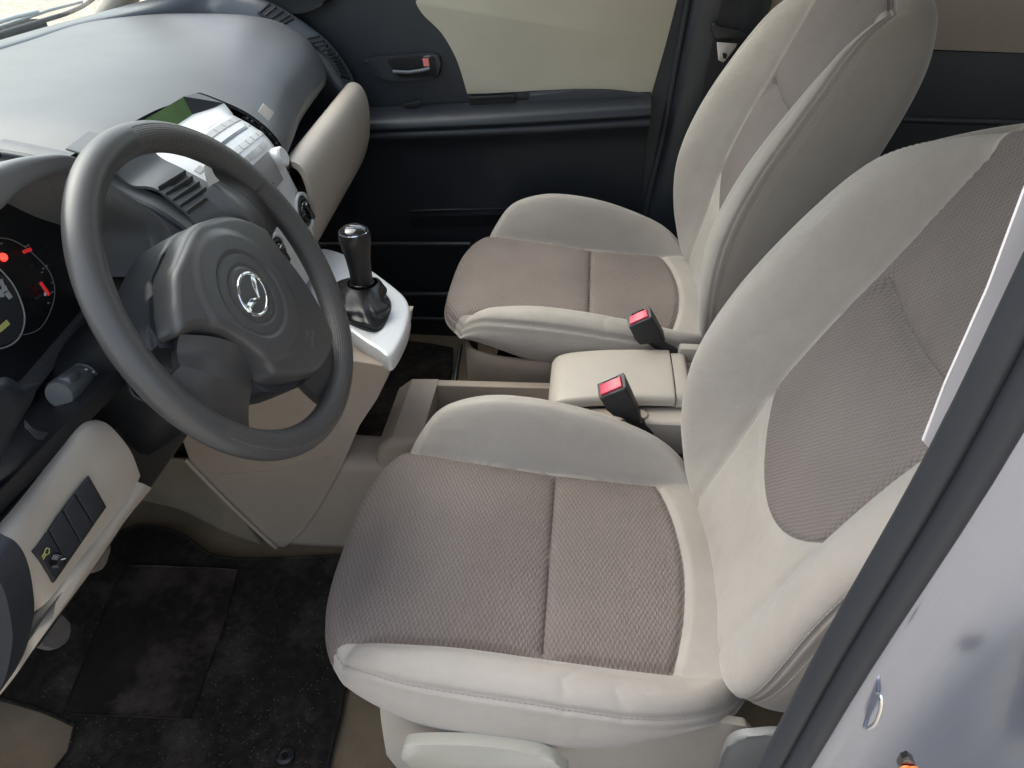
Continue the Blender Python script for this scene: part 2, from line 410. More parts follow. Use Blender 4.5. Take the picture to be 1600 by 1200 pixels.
    XB = lambda z: itp(z, [(-.08, .31), (.01, .325), (.15, .375), (.32, .428), (.45, .465), (.54, .488), (.62, .50)])
    WB = lambda z: itp(z, [(-.06, .13), (.1, .135), (.22, .140), (.4, .146), (.55, .165), (.64, .175)])
    cz, hz, wz, e2 = .275, .315, .246, 4.2
    NB = 420
    t2 = np.linspace(0, 2*np.pi, NB, endpoint=False); cp, sp_ = np.cos(t2), np.sin(t2)
    rb = (np.abs(cp/wz)**e2+np.abs(sp_/hz)**e2)**(-1/e2)
    def front(p, z):
        ap = np.abs(p); w = WB(z)
        t = np.clip((ap-w)/(.208-w), 0, 1)
        rise = np.sin(t*np.pi/2)**1.15
        fall = 1-.30*np.clip((ap-.208)/.038, 0, 1.2)**2
        x = XF(z)-fwd*np.maximum(z, 0)-(PR(z)-fwd*np.maximum(z, 0))*np.where(p < 0, bl, 1.0)*np.where(ap < .208, rise, fall)+recline*np.maximum(z, 0)
        x = x+.010*(1-(ap/np.maximum(w, .01))**2)*(ap < w)
        din = w-ap
        x = x+.005*np.exp(-(din/.006)**2)
        zc = .215-.085*(1-(p/.14)**2)            # lower edge of the insert
        x = x+.005*np.exp(-((z-zc)/.006)**2)*(ap < w)
        zs = .395-.02*(1-(p/.14)**2)
        x = x+(.012*np.exp(-np.abs(z-zs)/.006)+.008*np.exp(-((z-zs)/.03)**2))*sm(w, w-.02, ap)
        return x
    rim2 = .028
    rows = []; uvs = []
    ri = rb-rim2
    for s in np.linspace(.03, 1, 84):
        p = cp*ri*s; z = cz+sp_*ri*s; rows.append(np.stack([front(p, z), p, z], 1)); uvs.append(np.stack([p, z], 1))
    pe, zed = cp*ri, cz+sp_*ri; xe = front(pe, zed)
    sw = np.clip(np.abs(cp)*1.8-.4, 0, 1)
    bk = .022
    for ph in np.linspace(8, 90, 12):
        q = R(ph); r = ri+rim2*math.sin(q); g = -.003*math.exp(-((ph-78)/7)**2)
        p = cp*(r+g); z = cz+sp_*(r+g); x = xe+bk*(1-math.cos(q))-g
        rows.append(np.stack([x, p, z], 1)); uvs.append(np.stack([p, z], 1))
    xs = xe+bk; pz, zz = cp*rb, cz+sp_*rb
    xb = XB(zz)+recline*np.maximum(zz, 0)
    seam_row = len(rows)-2
    for q in np.linspace(.04, 1, 22):
        bul = .010*math.sin(q*math.pi)
        edge = .03*max(0, (q-.8)/.2)**2.2
        r = rb+bul-edge; g2 = -.003*math.exp(-((q-.06)/.03)**2)
        rows.append(np.stack([xs+(xb-xs)*q, cp*(r+g2), cz+sp_*(r+g2)], 1)); uvs.append(np.stack([xs+(xb-xs)*q, zz], 1))
    for q in (.9, .7, .45, .2, .02):
        r = (rb-.03)*q; z = cz+sp_*r
        rows.append(np.stack([XB(z)+.008+recline*np.maximum(z, 0), cp*r, z], 1)); uvs.append(np.stack([cp*r, z], 1))
    # bend: rows hold (x, p, z)
    V = np.concatenate(rows); UVm = np.concatenate(uvs); nr = len(rows)
    Fc = grid_faces(nr, NB, False, True)
    V = np.vstack([V, [float(front(np.array([0.]), np.array([cz]))[0]), 0, cz]]); UVm = np.vstack([UVm, [0, cz]]); ci = len(V)-1
    Fc += [(ci, (k+1) % NB, k) for k in range(NB)]
    isf = np.zeros(len(V)); isf[:(84+12)*NB] = 1; isf[ci] = 1
    p, z = V[:, 1], V[:, 2]
    zc = .215-.085*(1-(p/.14)**2)
    fld = np.minimum(WB(z)-np.abs(p), z-zc); fld = np.where(isf > 0, fld, -np.abs(fld)-.001)
    ridx = np.concatenate([np.repeat(np.arange(nr), NB), [0]])
    A1 = clip(V+T, Fc, fld, [UVm]); B1 = clip(V+T, Fc, -fld, [UVm, ridx[:, None]])
    side_d = np.array(B1[2][1])[:, 0]-(seam_row+.5)
    C1 = clip(B1[0], B1[1], -side_d, [B1[2][0]]); D1 = clip(B1[0], B1[1], side_d, [B1[2][0]])
    back = mesh('backrest', C1[0], C1[1], CREAM, root, True, C1[2][0])
    mesh('backrest_insert', A1[0], A1[1], TAUPE_B, back, True, A1[2][0])
    mesh('backrest_side_cover', D1[0], D1[1], CREAM_SIDE, back, True, D1[2][0])
    for row, off in ((seam_row-2, .0006), (seam_row+3, .0006)):
        bm = bmesh.new(); pts = [rows[row][k]+T+np.array((-.5, cp[k], sp_[k]))*.0002 for k in range(NB)]
        L = np.concatenate([[0], np.cumsum([np.linalg.norm(b-a) for a, b in zip(pts[:-1], pts[1:])])]); P = np.array(pts)
        for q in range(int(L[-1]/.007)):
            a = [np.interp(q*.007, L, P[:, i]) for i in range(3)]; b = [np.interp(q*.007+.0045, L, P[:, i]) for i in range(3)]
            add_tube(bm, [a, b], .0006, 5)
        from_bm('stitching', bm, CREAM, back)
    # headrest with two posts (above the picture)
    bm = bmesh.new()
    add_box(bm, (ox+.54, oy, oz+.76), (.09, .27, .18), frame((1, 0, -.3)), .04, 5)
    h = from_bm('headrest', bm, CREAM, root)
    for s in (-1, 1):
        bm = bmesh.new(); add_tube(bm, [(ox+.50, oy+s*.07, oz+.55), (ox+.53, oy+s*.07, oz+.72)], .006, 10); from_bm('post', bm, CHROME, h)
    return root
DRV = make_seat('driver_seat', 'nearest car seat with cream bolsters and ribbed taupe cushion, beside the open doorway', -.017, -.36, .34, .40, 1.0, .42, .08, 0)
PAS = make_seat('passenger_seat', 'far car seat with cream bolsters and taupe cushion, beside the closed dark door', .030, .36, .400, .45, 1.0, .78, 0.0, .045, .075)

# ------------------------------------------------------------------ more builders
def px(pts, n, k): return [U(u, v, n, k) for u, v in pts]
def extr(name, pts, d, m, parent, bev=.003, seg=3, angle=35):
    bm = bmesh.new(); add_prism(bm, pts, d, bev, seg); return from_bm(name, bm, m, parent, True, angle)
def box(name, c, s, m, parent, bev=.003, rot=None, seg=2):
    bm = bmesh.new(); add_box(bm, c, s, rot, bev, seg); return from_bm(name, bm, m, parent)
def tube(name, pts, r, m, parent, n=12, **k):
    bm = bmesh.new(); add_tube(bm, pts, r, n, **k); return from_bm(name, bm, m, parent, True, 50)
def lsheet(name, rows, m, parent, th=.004, nu=6, nv=6, flip=False, angle=60):
    V, F, shp = loft(rows, nu, nv); return sheet(name, V, F, shp, m, parent, th, flip, None, angle)
def rrect(w, h, r, n=5):
    """rounded rectangle outline, 2-D"""
    out = []
    for cx_, cy_, a0 in ((w/2-r, h/2-r, 0), (-w/2+r, h/2-r, 90), (-w/2+r, -h/2+r, 180), (w/2-r, -h/2+r, 270)):
        for k in range(n+1):
            a = R(a0+90*k/n); out.append((cx_+r*math.cos(a), cy_+r*math.sin(a)))
    return out
def plate(name, o, ex, ey, w, h, r, th, m, parent, bev=.001, n=5):
    ex = np.array(ex, float); ex /= np.linalg.norm(ex); ey = np.array(ey, float); ey /= np.linalg.norm(ey); nn = np.cross(ex, ey)
    pts = [np.array(o)+ex*a+ey*b for a, b in rrect(w, h, r, n)]
    return extr(name, pts, -nn*th, m, parent, bev, 2)

# ------------------------------------------------------------------ materials for the cabin
CARPET_B = mat('beige_carpet', (.24, .18, .115), .95, var=.15, vscale=12, bump=.9, bscale=900, bdist=.0015, sheen=.3, spec=.1, dirt=(.10, .085, .065), dirt_amt=.5)
CARPET_K = mat('black_carpet', (.024, .0195, .0165), .95, var=.4, vscale=60, bump=1.0, bscale=700, bdist=.003, sheen=.06, spec=.05, dirt=(.12, .098, .082), dirt_amt=.75, dirt_scale=9)
PAD_K = mat('heel_pad_rubber', (.024, .019, .016), .9, var=.3, vscale=10, bump=.6, bscale=500, bdist=.0008, dirt=(.11, .086, .072), dirt_amt=.9, dirt_scale=6, spec=.08)
DUSTY = mat('dusty_black', (.030, .030, .034), .7, var=.2, vscale=9, bump=.5, bscale=500, dirt=(.12, .095, .08), dirt_amt=.6, dirt_scale=10)
PAINT = mat('silver_paint', (.30, .33, .41), .20, var=.01, vscale=3, bump=.0, bscale=1800, bdist=.0001, metal=.85, coat=.6, rvar=.02)
VELOUR = mat('door_cloth', (.45, .415, .335), .9, var=.05, bump=.3, bscale=900, sheen=.3, spec=.2)
HEADL = mat('headliner', (.50, .48, .44), .9, bump=.2)
GRAVEL = mat('gravel', (.42, .37, .30), .95, var=.2, vscale=9, bump=1.0, bscale=14, bdist=.03, dirt=(.22, .18, .14), dirt_amt=.4, dirt_scale=30)
GLASS = glass_mat('clear_glass')
LEATHER_K = mat('black_leather', (.010, .010, .011), .36, var=.2, bump=.5, bscale=320, bdist=.0006)
WHITE_P = mat('pale_trim', (.62, .60, .62), .45, var=.03, bump=.1)
LCDM = mat('display_green', (.055, .115, .020), .35, var=.25, vscale=12, bump=0, spec=.3)
PALE = mat('pale_marking', (.75, .75, .72), .5, bump=0, var=.02)
GREYM = mat('grey_marking', (.20, .21, .22), .5, bump=0)
DGREY = mat('dark_slate_plastic', (.045, .048, .052), .4, bump=.2)
REDL = mat('red_lamp', (.8, .02, .02), .4, bump=0, var=.01, emit=(1.0, .03, .02), estr=1.4)
REDN = mat('red_needle', (.75, .03, .03), .4, bump=0, var=.01, emit=(1.0, .05, .05), estr=.08)
PINKR = mat('pink_lock_mark', (.75, .22, .20), .4, bump=0)
ORANGE = mat('orange_decal', (.85, .16, .02), .4, bump=0)
YEL = mat('yellow_marking', (.60, .58, .20), .5, bump=0)
def leather_mat():
    g = NG('grip_leather'); uv = g.n('ShaderNodeUVMap'); vo = g.n('ShaderNodeTexVoronoi', i_Scale=1.0); vo.inputs['Randomness'].default_value = .12
    mp = g.n('ShaderNodeMapping'); mp.inputs['Scale'].default_value = (360, 360, 360); g.l(uv.outputs[0], mp.inputs[0]); g.l(mp.outputs[0], vo.inputs['Vector'])
    bp = g.n('ShaderNodeBump', i_Strength=1.0, i_Distance=.0009); bp.invert = False; g.l(vo.outputs['Distance'], bp.inputs['Height']); g.l(bp.outputs[0], g.b.inputs['Normal'])
    cr_ = g.n('ShaderNodeMapRange'); cr_.inputs[1].default_value = .1; cr_.inputs[2].default_value = .6; cr_.inputs[3].default_value = .045; cr_.inputs[4].default_value = .085; g.l(vo.outputs['Distance'], cr_.inputs[0])
    vm_ = g.n('ShaderNodeVectorMath', operation='SCALE'); vm_.inputs[0].default_value = (1.0, .95, .93); g.l(cr_.outputs[0], vm_.inputs['Scale']); g.l(vm_.outputs[0], g.b.inputs['Base Color']); g.b.inputs['Roughness'].default_value = .38
    return g.m
GRIP = leather_mat()

# ------------------------------------------------------------------ ground, floor and body shell
o = box('ground', (0, 0, -.40), (160, 160, .1), GRAVEL, None, 0); setp(o, kind='structure')
bm = bmesh.new(); add_box(bm, (.35, .0, -.01), (3.3, 1.50, .02), None, 0); o = from_bm('floor', bm, CARPET_B); setp(o, kind='structure')
shell = thing('car_body', 'silver body shell with roof, firewall and rear pillar around the seats', 'car body', (0, 0, 0))
box('firewall', (-1.32, 0, .35), (.04, 1.46, 1.0), CARPET_K, shell, 0)
lsheet('toe_board', [[(-1.30, -.70, .42), (-1.30, 0, .42), (-1.30, .72, .42)], [(-1.08, -.70, .06), (-1.08, 0, .06), (-1.08, .72, .06)], [(-1.02, -.70, .003), (-1.02, 0, .003), (-1.02, .72, .003)]], CARPET_K, shell, .01)
roof = lsheet('roof', [[(-.40, -.56, 1.36), (-.40, 0, 1.40), (-.40, .56, 1.36)], [(.6, -.62, 1.41), (.6, 0, 1.45), (.6, .62, 1.41)], [(2.2, -.58, 1.34), (2.2, 0, 1.38), (2.2, .58, 1.34)]], HEADL, shell, .03)
box('tailgate', (2.15, 0, .35), (.05, 1.4, 1.1), BLACK_P, shell, .01)
box('rear_quarter', (1.60, -.78, .35), (1.2, .05, 1.1), PAINT, shell, .01)
box('rear_quarter', (1.60, .80, .35), (1.2, .05, 1.1), PAINT, shell, .01)
for s in (-1, 1):
    tube('windscreen_pillar', [(-1.12, s*.70, .86), (-.75, s*.64, 1.16), (-.40, s*.57, 1.37)], .03, BEIGE_P if s > 0 else BLACK_P, shell)
    tube('roof_rail', [(-.40, s*.58, 1.37), (.6, s*.64, 1.42), (2.2, s*.60, 1.34)], .03, PAINT, shell)
    tube('rear_pillar', [(2.2, s*.60, 1.34), (2.15, s*.74, .88)], .05, PAINT, shell)
box('sill', (-.30, -.745, .03), (1.35, .09, .14), PAINT, shell, .015)
box('sill_cover', (-.30, -.69, .045), (1.30, .05, .09), CARPET_B, shell, .012)
lsheet('bonnet', [[(-1.30, -.70, .68), (-1.33, 0, .70), (-1.30, .75, .68)], [(-1.75, -.68, .58), (-1.8, 0, .60), (-1.75, .73, .58)], [(-2.15, -.60, .48), (-2.2, 0, .52), (-2.15, .65, .48)]], PAINT, shell, .02)
box('scuttle', (-1.21, .02, .80), (.13, 1.45, .03), mat('scuttle_grey', (.12, .13, .13), .5, bump=.2), shell, .008)
# the near door pillar: rubber seal, pale trim and painted jamb, all running up the doorway's rear edge
zs = [-.25, .1, .35, .60, .76, .92, 1.05, 1.2, 1.36]
def sx(z): return itp(z, [(-.25, .135), (.35, .145), (.595, .158), (.70, .164), (.78, .168), (.87, .174), (.93, .180), (1.03, .182), (1.36, .19)])
def ribbed(name, prof, m, th, z0=None, par=None):
    rows = [[(float(sx(z))+x, y-(.30*max(0, -y-.80)/.08*.20*max(0, 1.0-z) if y < -.80 else 0), z) for (x, y) in prof] for z in zs if z0 is None or z >= z0]
    return lsheet(name, rows, m, par or shell, th, 4, 6, True)
ribbed('pillar_paint', [(.026, -.770), (.028, -.786), (.040, -.790), (.055, -.796), (.068, -.806), (.080, -.822), (.090, -.842), (.106, -.858), (.14, -.870), (.30, -.883), (.62, -.885), (1.05, -.875)], PAINT, -.004)
ribbed('pillar_seal', [(.092, -.690), (.052, -.730), (.019, -.758), (.006, -.772), (.0105, -.781), (.0135, -.776), (.016, -.780), (.021, -.790), (.0268, -.786), (.028, -.770)], RUBBER, -.003)
# pale trim of the pillar, ends with a slanted cut
tr = [U(1600, 300, 'y', -.745), U(1544, 450, 'y', -.745), U(1477, 600, 'y', -.745), U(1442, 690, 'y', -.745)]
x1 = [p+A(.05, 0, -.006) for p in tr]
top1 = tr[0]+A(.0, 0, .25)
extr('pillar_trim', [top1, tr[0], tr[1], tr[2], tr[3], tr[3]+A(.045, 0, -.045), top1+A(.05, 0, -.01)], (0, .002, 0), WHITE_P, shell, .0006)
# door striker wire and the stamped rim around it, an orange and black decal lower down
tube('striker', cr([U(1350, 1136, 'y', -.794), U(1357, 1138, 'y', -.800), U(1368, 1130, 'y', -.803), U(1376, 1108, 'y', -.803), U(1377, 1088, 'y', -.800), U(1372, 1084, 'y', -.794)], 5), .0014, CHROME, shell, 8)
rim_ = cr([U(1305, 1118, 'y', -.8), U(1330, 1060, 'y', -.800), U(1400, 972, 'y', -.801), U(1428, 948, 'y', -.801), U(1436, 960, 'y', -.802), U(1400, 1040, 'y', -.803), U(1360, 1160, 'y', -.803), U(1318, 1195, 'y', -.8)], 6, True)
dq = px([(1404, 1200), (1410, 1188), (1420, 1184), (1430, 1192), (1434, 1204), (1418, 1212)], 'y', -.852)
bm = bmesh.new(); add_prism(bm, dq, (0, .004, 0), .0008, 1)
dec = from_bm('decal', bm, GLOSSB); setp(dec, 'small black and orange spotted decal at the bottom edge of the silver pillar', 'decal')
for c_ in ((1415, 1200), (1426, 1201)):
    bm = bmesh.new(); c0 = U(c_[0], c_[1], 'y', -.8525); add_lathe(bm, [(0, .0012), (.0026, .001), (.003, 0)], c0, (0, -1, 0), 12); from_bm('spot', bm, ORANGE, dec)

# the near front door, swung wide open ahead of the camera
od = thing('open_door', 'near front door swung open, outside the picture on the left', 'car door', (-.86, -.84, .1))
a_, dd_ = A(-.86, -.84, 0), A(-.38, -.925, 0)
def odp(t, z, o=0): return a_+dd_*t+A(-.925, .38, 0)*o+A(0, 0, z)
for nm, o_, m_ in (('outer_skin', .10, PAINT), ('inner_panel', .0, NAVY_P)):
    bm = bmesh.new(); add_prism(bm, [odp(0, -.2, o_), odp(0, .88, o_), odp(1.05, .93, o_), odp(1.05, .3, o_), odp(.95, -.2, o_)], A(-.925, .38, 0)*.04, .01, 2); from_bm(nm, bm, m_, od)
bm = bmesh.new(); add_tube(bm, [odp(0, .88, .06), odp(.35, 1.33, .03), odp(1.0, 1.36, .03), odp(1.05, .93, .06)], .02, 8); from_bm('window_frame', bm, BLACK_P, od)
# ------------------------------------------------------------------ dashboard
dash = thing('dashboard', 'long dark dashboard with silver centre panel and beige lower trim under the windscreen', 'dashboard', (-.6, 0, 0))
def lipx(y): return itp(y, [(-.2, -.50), (.13, -.508), (.2, -.522), (.30, -.545), (.45, -.568), (.64, -.596), (.70, -.62)])
# top pad: back edge under the screen, front edge rolled over
rows = []
stY = [-.20, -.13, -.04, .05, .13, .22, .32, .42, .52, .60, .645]
far_back = {.60: (-.99, .884), .645: (-.93, .878)}
def dipz(t, y): return float(.014*math.exp(-((y-.09)/.12)**2)*sm(.55, .80, t)*sm(1.0, .93, t))
def top_row(y):
    xb, zb = far_back.get(y, (-1.06, .886)); xl = float(lipx(y)); zl = .758
    pts = []
    for t, dz in ((0, 0), (.25, .002), (.5, 0), (.72, -.010), (.88, -.034), (.95, -.058), (.985, -.085), (1.0, -.105)):
        pts.append((xb+(xl-xb)*t, y, zb+dz*1.18-dipz(t, y)-(.020 if y < -.19 else (.004 if y < -.12 else 0))))
    # roll under
    pts.append((xl-.006, y, zl-.016)); pts.append((xl-.030, y, zl-.028)); pts.append((xl-.09, y, zl-.05)); pts.append((xl-.11, y, zl-.075))
    return pts
Vp, Fp, shp_ = loft([top_row(y) for y in stY], 8, 6)
Vp = np.array(Vp); Gp = Vp.reshape(shp_[0], shp_[1], 3); Np = np.cross(np.gradient(Gp, axis=0), np.gradient(Gp, axis=1)).reshape(-1, 3); Np /= np.maximum(np.linalg.norm(Np, axis=1, keepdims=True), 1e-9)
if Np[:, 2].mean() < 0: Np = -Np
def padz(x, y):
    xb = -1.06; t = np.clip((x-xb)/(float(lipx(y))-xb), 0, 1); return .886+1.18*float(itp(t, [(0, 0), (.25, .002), (.5, 0), (.72, -.010), (.88, -.034), (.95, -.058), (.985, -.085), (1, -.105)]))-dipz(t, y)
def onpad(u, v):
    z = .86
    for _ in range(12): p = U(u, v, 'z', z); z = padz(p[0], p[1])
    return U(u, v, 'z', z)
DA = onpad(310, 144)
def cutf(P):
    yr = np.interp(P[:, 0], [DA[0], -.575], [DA[1], .109])
    return np.maximum(P[:, 1]-yr, np.where(P[:, 1] > -.131, DA[0], -.60)-P[:, 0])
pad_d = cutf(Vp)
Ca = clip(Vp, Fp, pad_d); Cb = clip(Vp-Np*.005, [f[::-1] for f in Fp], pad_d); na = len(Ca[0])
mesh('top_pad', list(Ca[0])+list(Cb[0]), list(Ca[1])+[[i+na for i in f] for f in Cb[1]], DASH_P, dash, True)
# part of the pad that faces the driver between the hood and the centre panel
near = [U(u, v, 'y', -.2) for u, v in [(0, 220), (60, 232), (130, 250), (200, 290), (250, 312), (300, 345)]]
# outer strip that runs round the pad below the screen and down the door side
inn = [(-1.06, -.9, .884), (-1.06, -.2, .884), (-1.06, .05, .884), (-1.05, .30, .884), (-1.035, .50, .884)] + px([(300, 10), (340, 17), (400, 37), (460, 67), (505, 97), (522, 120), (540, 146)], 'y', .648)
out = [(-1.15, -.9, .872), (-1.15, -.2, .872), (-1.15, .1, .872), (-1.14, .33, .872), (-1.12, .56, .872)] + px([(330, -22), (375, -10), (432, 10), (500, 56), (532, 92), (552, 128), (564, 178)], 'y', .698)
mid = [(np.array(a)*.5+np.array(b)*.5+A(0, 0, .006)) for a, b in zip(inn, out)]
RIM_P = mat('rim_strip_plastic', (.060, .070, .082), .36, bump=.3, bscale=420)
inn2 = [np.array(a)+A(0, .004, -.022) for a in inn]
lsheet('rim_strip', [inn2, [np.array(a)+A(0, .008, .001) for a in inn], mid, out, [np.array(a)+A(-.004, .004, -.03) for a in out]], RIM_P, dash, .003, 5, 5)
# side of the dash beside the door
sidep = px([(512, 115), (530, 150), (540, 180)], 'y', .66)
extr('side_cheek', [(-1.0, .655, .85), (-.75, .655, .86), (-.63, .655, .80), (-.575, .655, .72), (-.55, .655, .66), (-.58, .655, .50), (-.75, .655, .40), (-1.0, .655, .40)], (0, .04, 0), NAVY_P, dash, .006)
# side window vents in the strip
def strip_vent(name, i0, i1, n, par):
    I = cr([np.array(a)*.72+np.array(b)*.28 for a, b in zip(inn, out)], 10); O = cr([np.array(a)*.22+np.array(b)*.78 for a, b in zip(inn, out)], 10)
    a, b = int(i0*10), int(i1*10)
    I = I[a:b+1]+A(.003, -.003, .011); O = O[a:b+1]+A(.003, -.003, .011)
    bm = bmesh.new(); add_prism(bm, list(I)+list(O[::-1]), (-.002, -.001, -.004), 0); v = from_bm(name, bm, BLACK_P, par, False)
    for k in range(n):
        f = (k+.5)/n*(len(I)-1); i = int(f); w = f-i
        p = I[i]*(1-w)+I[i+1]*w; q = O[i]*(1-w)+O[i+1]*w; t = (I[i+1]-I[i]); t /= np.linalg.norm(t)
        bm = bmesh.new(); add_box(bm, (p+q)/2+A(-.001, 0, .001), (np.linalg.norm(q-p), .0035, .006), frame(q-p, (0, 0, 1)), .0008, 1); from_bm('fin', bm, NAVY_P, v)
strip_vent('side_vent', 8.15, 10.15, 11, dash)
strip_vent('demister_vent', 6.9, 7.5, 4, dash)
# passenger shelf well and the beige knee trim
ys = [.118, .25, .40, .55, .645]
def off(y): return itp(y, [(.118, .042), (.645, .006)])
well = [[(float(lipx(y))-.02, y, .735), (float(lipx(y))-.09, y, .72), (-.69+float(off(y)), y, .690), (-.64+float(off(y)), y, .676), (-.585+float(off(y)), y, .682), (-.562+float(off(y)), y, .712)] for y in ys]
lsheet('shelf_well', well, NAVY_P, dash, .003, 5, 5)
prof = [(-.566, .700), (-.558, .722), (-.545, .731), (-.532, .724), (-.524, .700), (-.524, .660), (-.534, .605), (-.560, .550), (-.60, .500), (-.66, .455), (-.76, .430)]
bag = [[(x+float(off(y)), y, z) for x, z in prof] for y in ys]
bg_ = lsheet('knee_trim', bag, BEIGE_P, dash, .01, 6, 5)
extr('knee_trim_end', [(x, .6445, z) for x, z in prof], (0, .006, 0), BEIGE_P, dash, .002)
box('under_dash', (-1.0, .0, .55), (.55, 1.36, .26), BLACK_P, dash, .02)
# pale reflective label on the pad
lab = thing('reflective_patch', 'small pale square patch lying on the dash top beside the radio', 'patch', (-.56, .2, .8))
lp = [onpad(u, v) for u, v in ((411, 164), (428, 178), (420, 191), (403, 177))]
bm = bmesh.new(); add_prism(bm, [p+A(.001, 0, .003) for p in lp], (-.0006, 0, -.0015), .0004, 1); o = from_bm('patch_face', bm, mat('pale_patch', (.80, .78, .76), .35, bump=0), lab)
lp = [onpad(u, v) for u, v in ((104, 236), (140, 209), (185, 222), (150, 250))]
bm = bmesh.new(); add_prism(bm, [p+A(0, 0, .004) for p in lp], (0, 0, -.003), .001, 1); from_bm('sensor_cover', bm, DASH_P, dash)

# ---- centre panel (silver) : profile along the stack, swept across
YL, YR = -.13, .108
SP = [(-.655, .846), (-.600, .838), (-.572, .830), (-.545, .815), (-.520, .795), (-.503, .765), (-.492, .730), (-.484, .690), (-.477, .640), (-.474, .590), (-.474, .555)]
def spx(s):
    """point on the stack profile by arc length fraction s in 0..1 -> (x, z), outward normal"""
    P = cr([(a, 0, b) for a, b in SP[2:]], 12); L = np.concatenate([[0], np.cumsum(np.linalg.norm(np.diff(P, axis=0), axis=1))]); L /= L[-1]
    p = A(np.interp(s, L, P[:, 0]), 0, np.interp(s, L, P[:, 2])); q = A(np.interp(s+.01, L, P[:, 0]), 0, np.interp(s+.01, L, P[:, 2])); q0 = A(np.interp(s-.01, L, P[:, 0]), 0, np.interp(s-.01, L, P[:, 2]))
    t = q-q0; t /= np.linalg.norm(t); n = A(-t[2], 0, t[0]); return p, t, n
def crown(y): return .010*(1-((y-(YL+YR)/2)/((YR-YL)/2))**2)
def spp(s, y, h=0):
    p, t, n = spx(s); ys_ = y+max(0, (y-YL)/(YR-YL))*.022*float(sm(.40, .75, s)); return A(p[0], ys_, p[2])+n*(h+crown(y)-.010)
rows = []
for y in [YL, YL+.002, YL+.012, -.095, -.07, -.04, -.011, .02, .05, .075, YR-.012, YR-.002, YR]:
    e = -.022 if y in (YL, YR) else (-.004 if abs(y-YL) < .003 or abs(y-YR) < .003 else 0)
    taper = 1.0
    rows.append([spp(s, y, e) for s in np.linspace(0, 1, 15)])
stack = lsheet('centre_panel', rows, SILVER_P, dash, .006, 4, 4, True)
# solid core behind it
core = [(x-.012, z-.006) for x, z in SP[3:]]+[(-.60, .555), (-.64, .78)]
extr('panel_core', [(x, YL+.006, z) for x, z in core], (0, YR-YL-.012, 0), BLACK_P, dash, 0)
# sloping silver shelf in front of the display and the display itself
def quad(name, pts, d, m, par, bev=.001): return extr(name, pts, d, m, par, bev, 2)
DB = A(DA[0], DA[1]-.050, padz(DA[0], .0)); DE = A(DA[0], YL+.002, DB[2])
DC = U(301, 179, 'y', DB[1]-.004); DF = A(DC[0], YL+.002, DC[2]); DD = U(350, 161, 'y', .103)
quad('display_screen', [DE+A(0, .0, -.001), DB+A(0, 0, -.001), DC, DF], (-.006, 0, -.004), LCDM, dash, 0)
quad('display_cheek', [DB+A(0, .0005, -.0005), DA+A(0, 0, -.0005), DD, DC+A(0, .0005, 0)], (-.004, 0, -.006), NAVY_P, dash, 0)
e0 = spp(0, YL+.004); e1_ = spp(0, -.01); e2_ = spp(0, YR-.004)
lsheet('display_apron', [[DF, (DF+DC)/2, DC, DD], [e0*.5+DF*.5+A(0, 0, .003), ((DF+DC)/2+e1_)/2+A(0, 0, .003), (DC+spp(0, .05))/2+A(0, 0, .003), (DD+e2_)/2], [e0, e1_, spp(0, .055), e2_]], SILVER_P, dash, .004, 4, 4)
box('pad_core', (-.90, .0, .60), (.36, 1.28, .50), BLACK_P, dash, 0)
# ---- radio buttons, slot, pocket, knobs : placed by (s, y) on the panel
_S = np.linspace(0, 1, 121); _Y = np.linspace(YL, YR, 81)
_G = np.array([[spp(a, b) for b in _Y] for a in _S[::3]])
_G = np.array([[_G[:, j, k] for k in range(3)] for j in range(81)])
_G = np.array([[np.interp(_S, _S[::3], _G[j, k]) for k in range(3)] for j in range(81)]).transpose(2, 0, 1)
_d = _G-CAM; _z = _d@_fw; _PU = 800+F_PX*(_d@_r2)/_z; _PV = 600-F_PX*(_d@_u2)/_z
def on_panel(u, v):
    """(s, y) of a spot on the centre panel"""
    k = np.argmin((_PU-u)**2+(_PV-v)**2); return _S[k//81], _Y[k % 81]
def key(name, s0, s1, y0, y1, h, m, par, bev=.0008, sink=.002):
    rows_ = [[spp(s, y, h) for s in np.linspace(s0, s1, 5)] for y in np.linspace(y0, y1, 5)]
    return lsheet(name, rows_, m, par, h+sink, 2, 2, True, 30)
KEYM = mat('radio_key', (.40, .40, .40), .4, bump=0, var=.04)
KEYP = mat('radio_key_pale', (.55, .55, .55), .35, bump=0, var=.04)
for sc, hs, ya, yb, m in ((.036, .017, .066, .094, KEYM), (.036, .017, .036, .064, KEYM), (.036, .017, .006, .034, KEYM), (.036, .017, -.024, .004, KEYM), (.036, .017, -.054, -.026, KEYM),
                          (.095, .012, .084, .096, KEYP), (.172, .016, .078, .098, KEYP), (.172, .016, .052, .074, KEYP), (.172, .016, .030, .048, KEYP), (.172, .016, .004, .026, KEYP), (.172, .016, -.024, .000, KEYP),
                          (.232, .016, .052, .072, KEYP), (.232, .016, .028, .048, KEYP), (.232, .016, -.002, .022, KEYM), (.232, .016, -.030, -.006, KEYM), (.232, .016, -.058, -.036, KEYP),
                          (.205, .016, -.112, -.096, KEYM), (.125, .014, -.114, -.098, KEYM)):
    key('radio_key', sc-hs, sc+hs, ya, yb, .0013, m, stack)
key('disc_slot', .098, .113, -.045, .078, .0014, GLOSSB, stack, .0003)
PK = mat('pocket_grey', (.23, .22, .225), .5, bump=.1)
c1 = on_panel(414, 243); c2_ = on_panel(443, 282)
pk = key('stowage_flap', .268, .43, -.062, .062, .0014, PK, stack, .001)
key('flap_grip', .395, .405, -.03, .02, .0022, DGREY, pk, .0004)
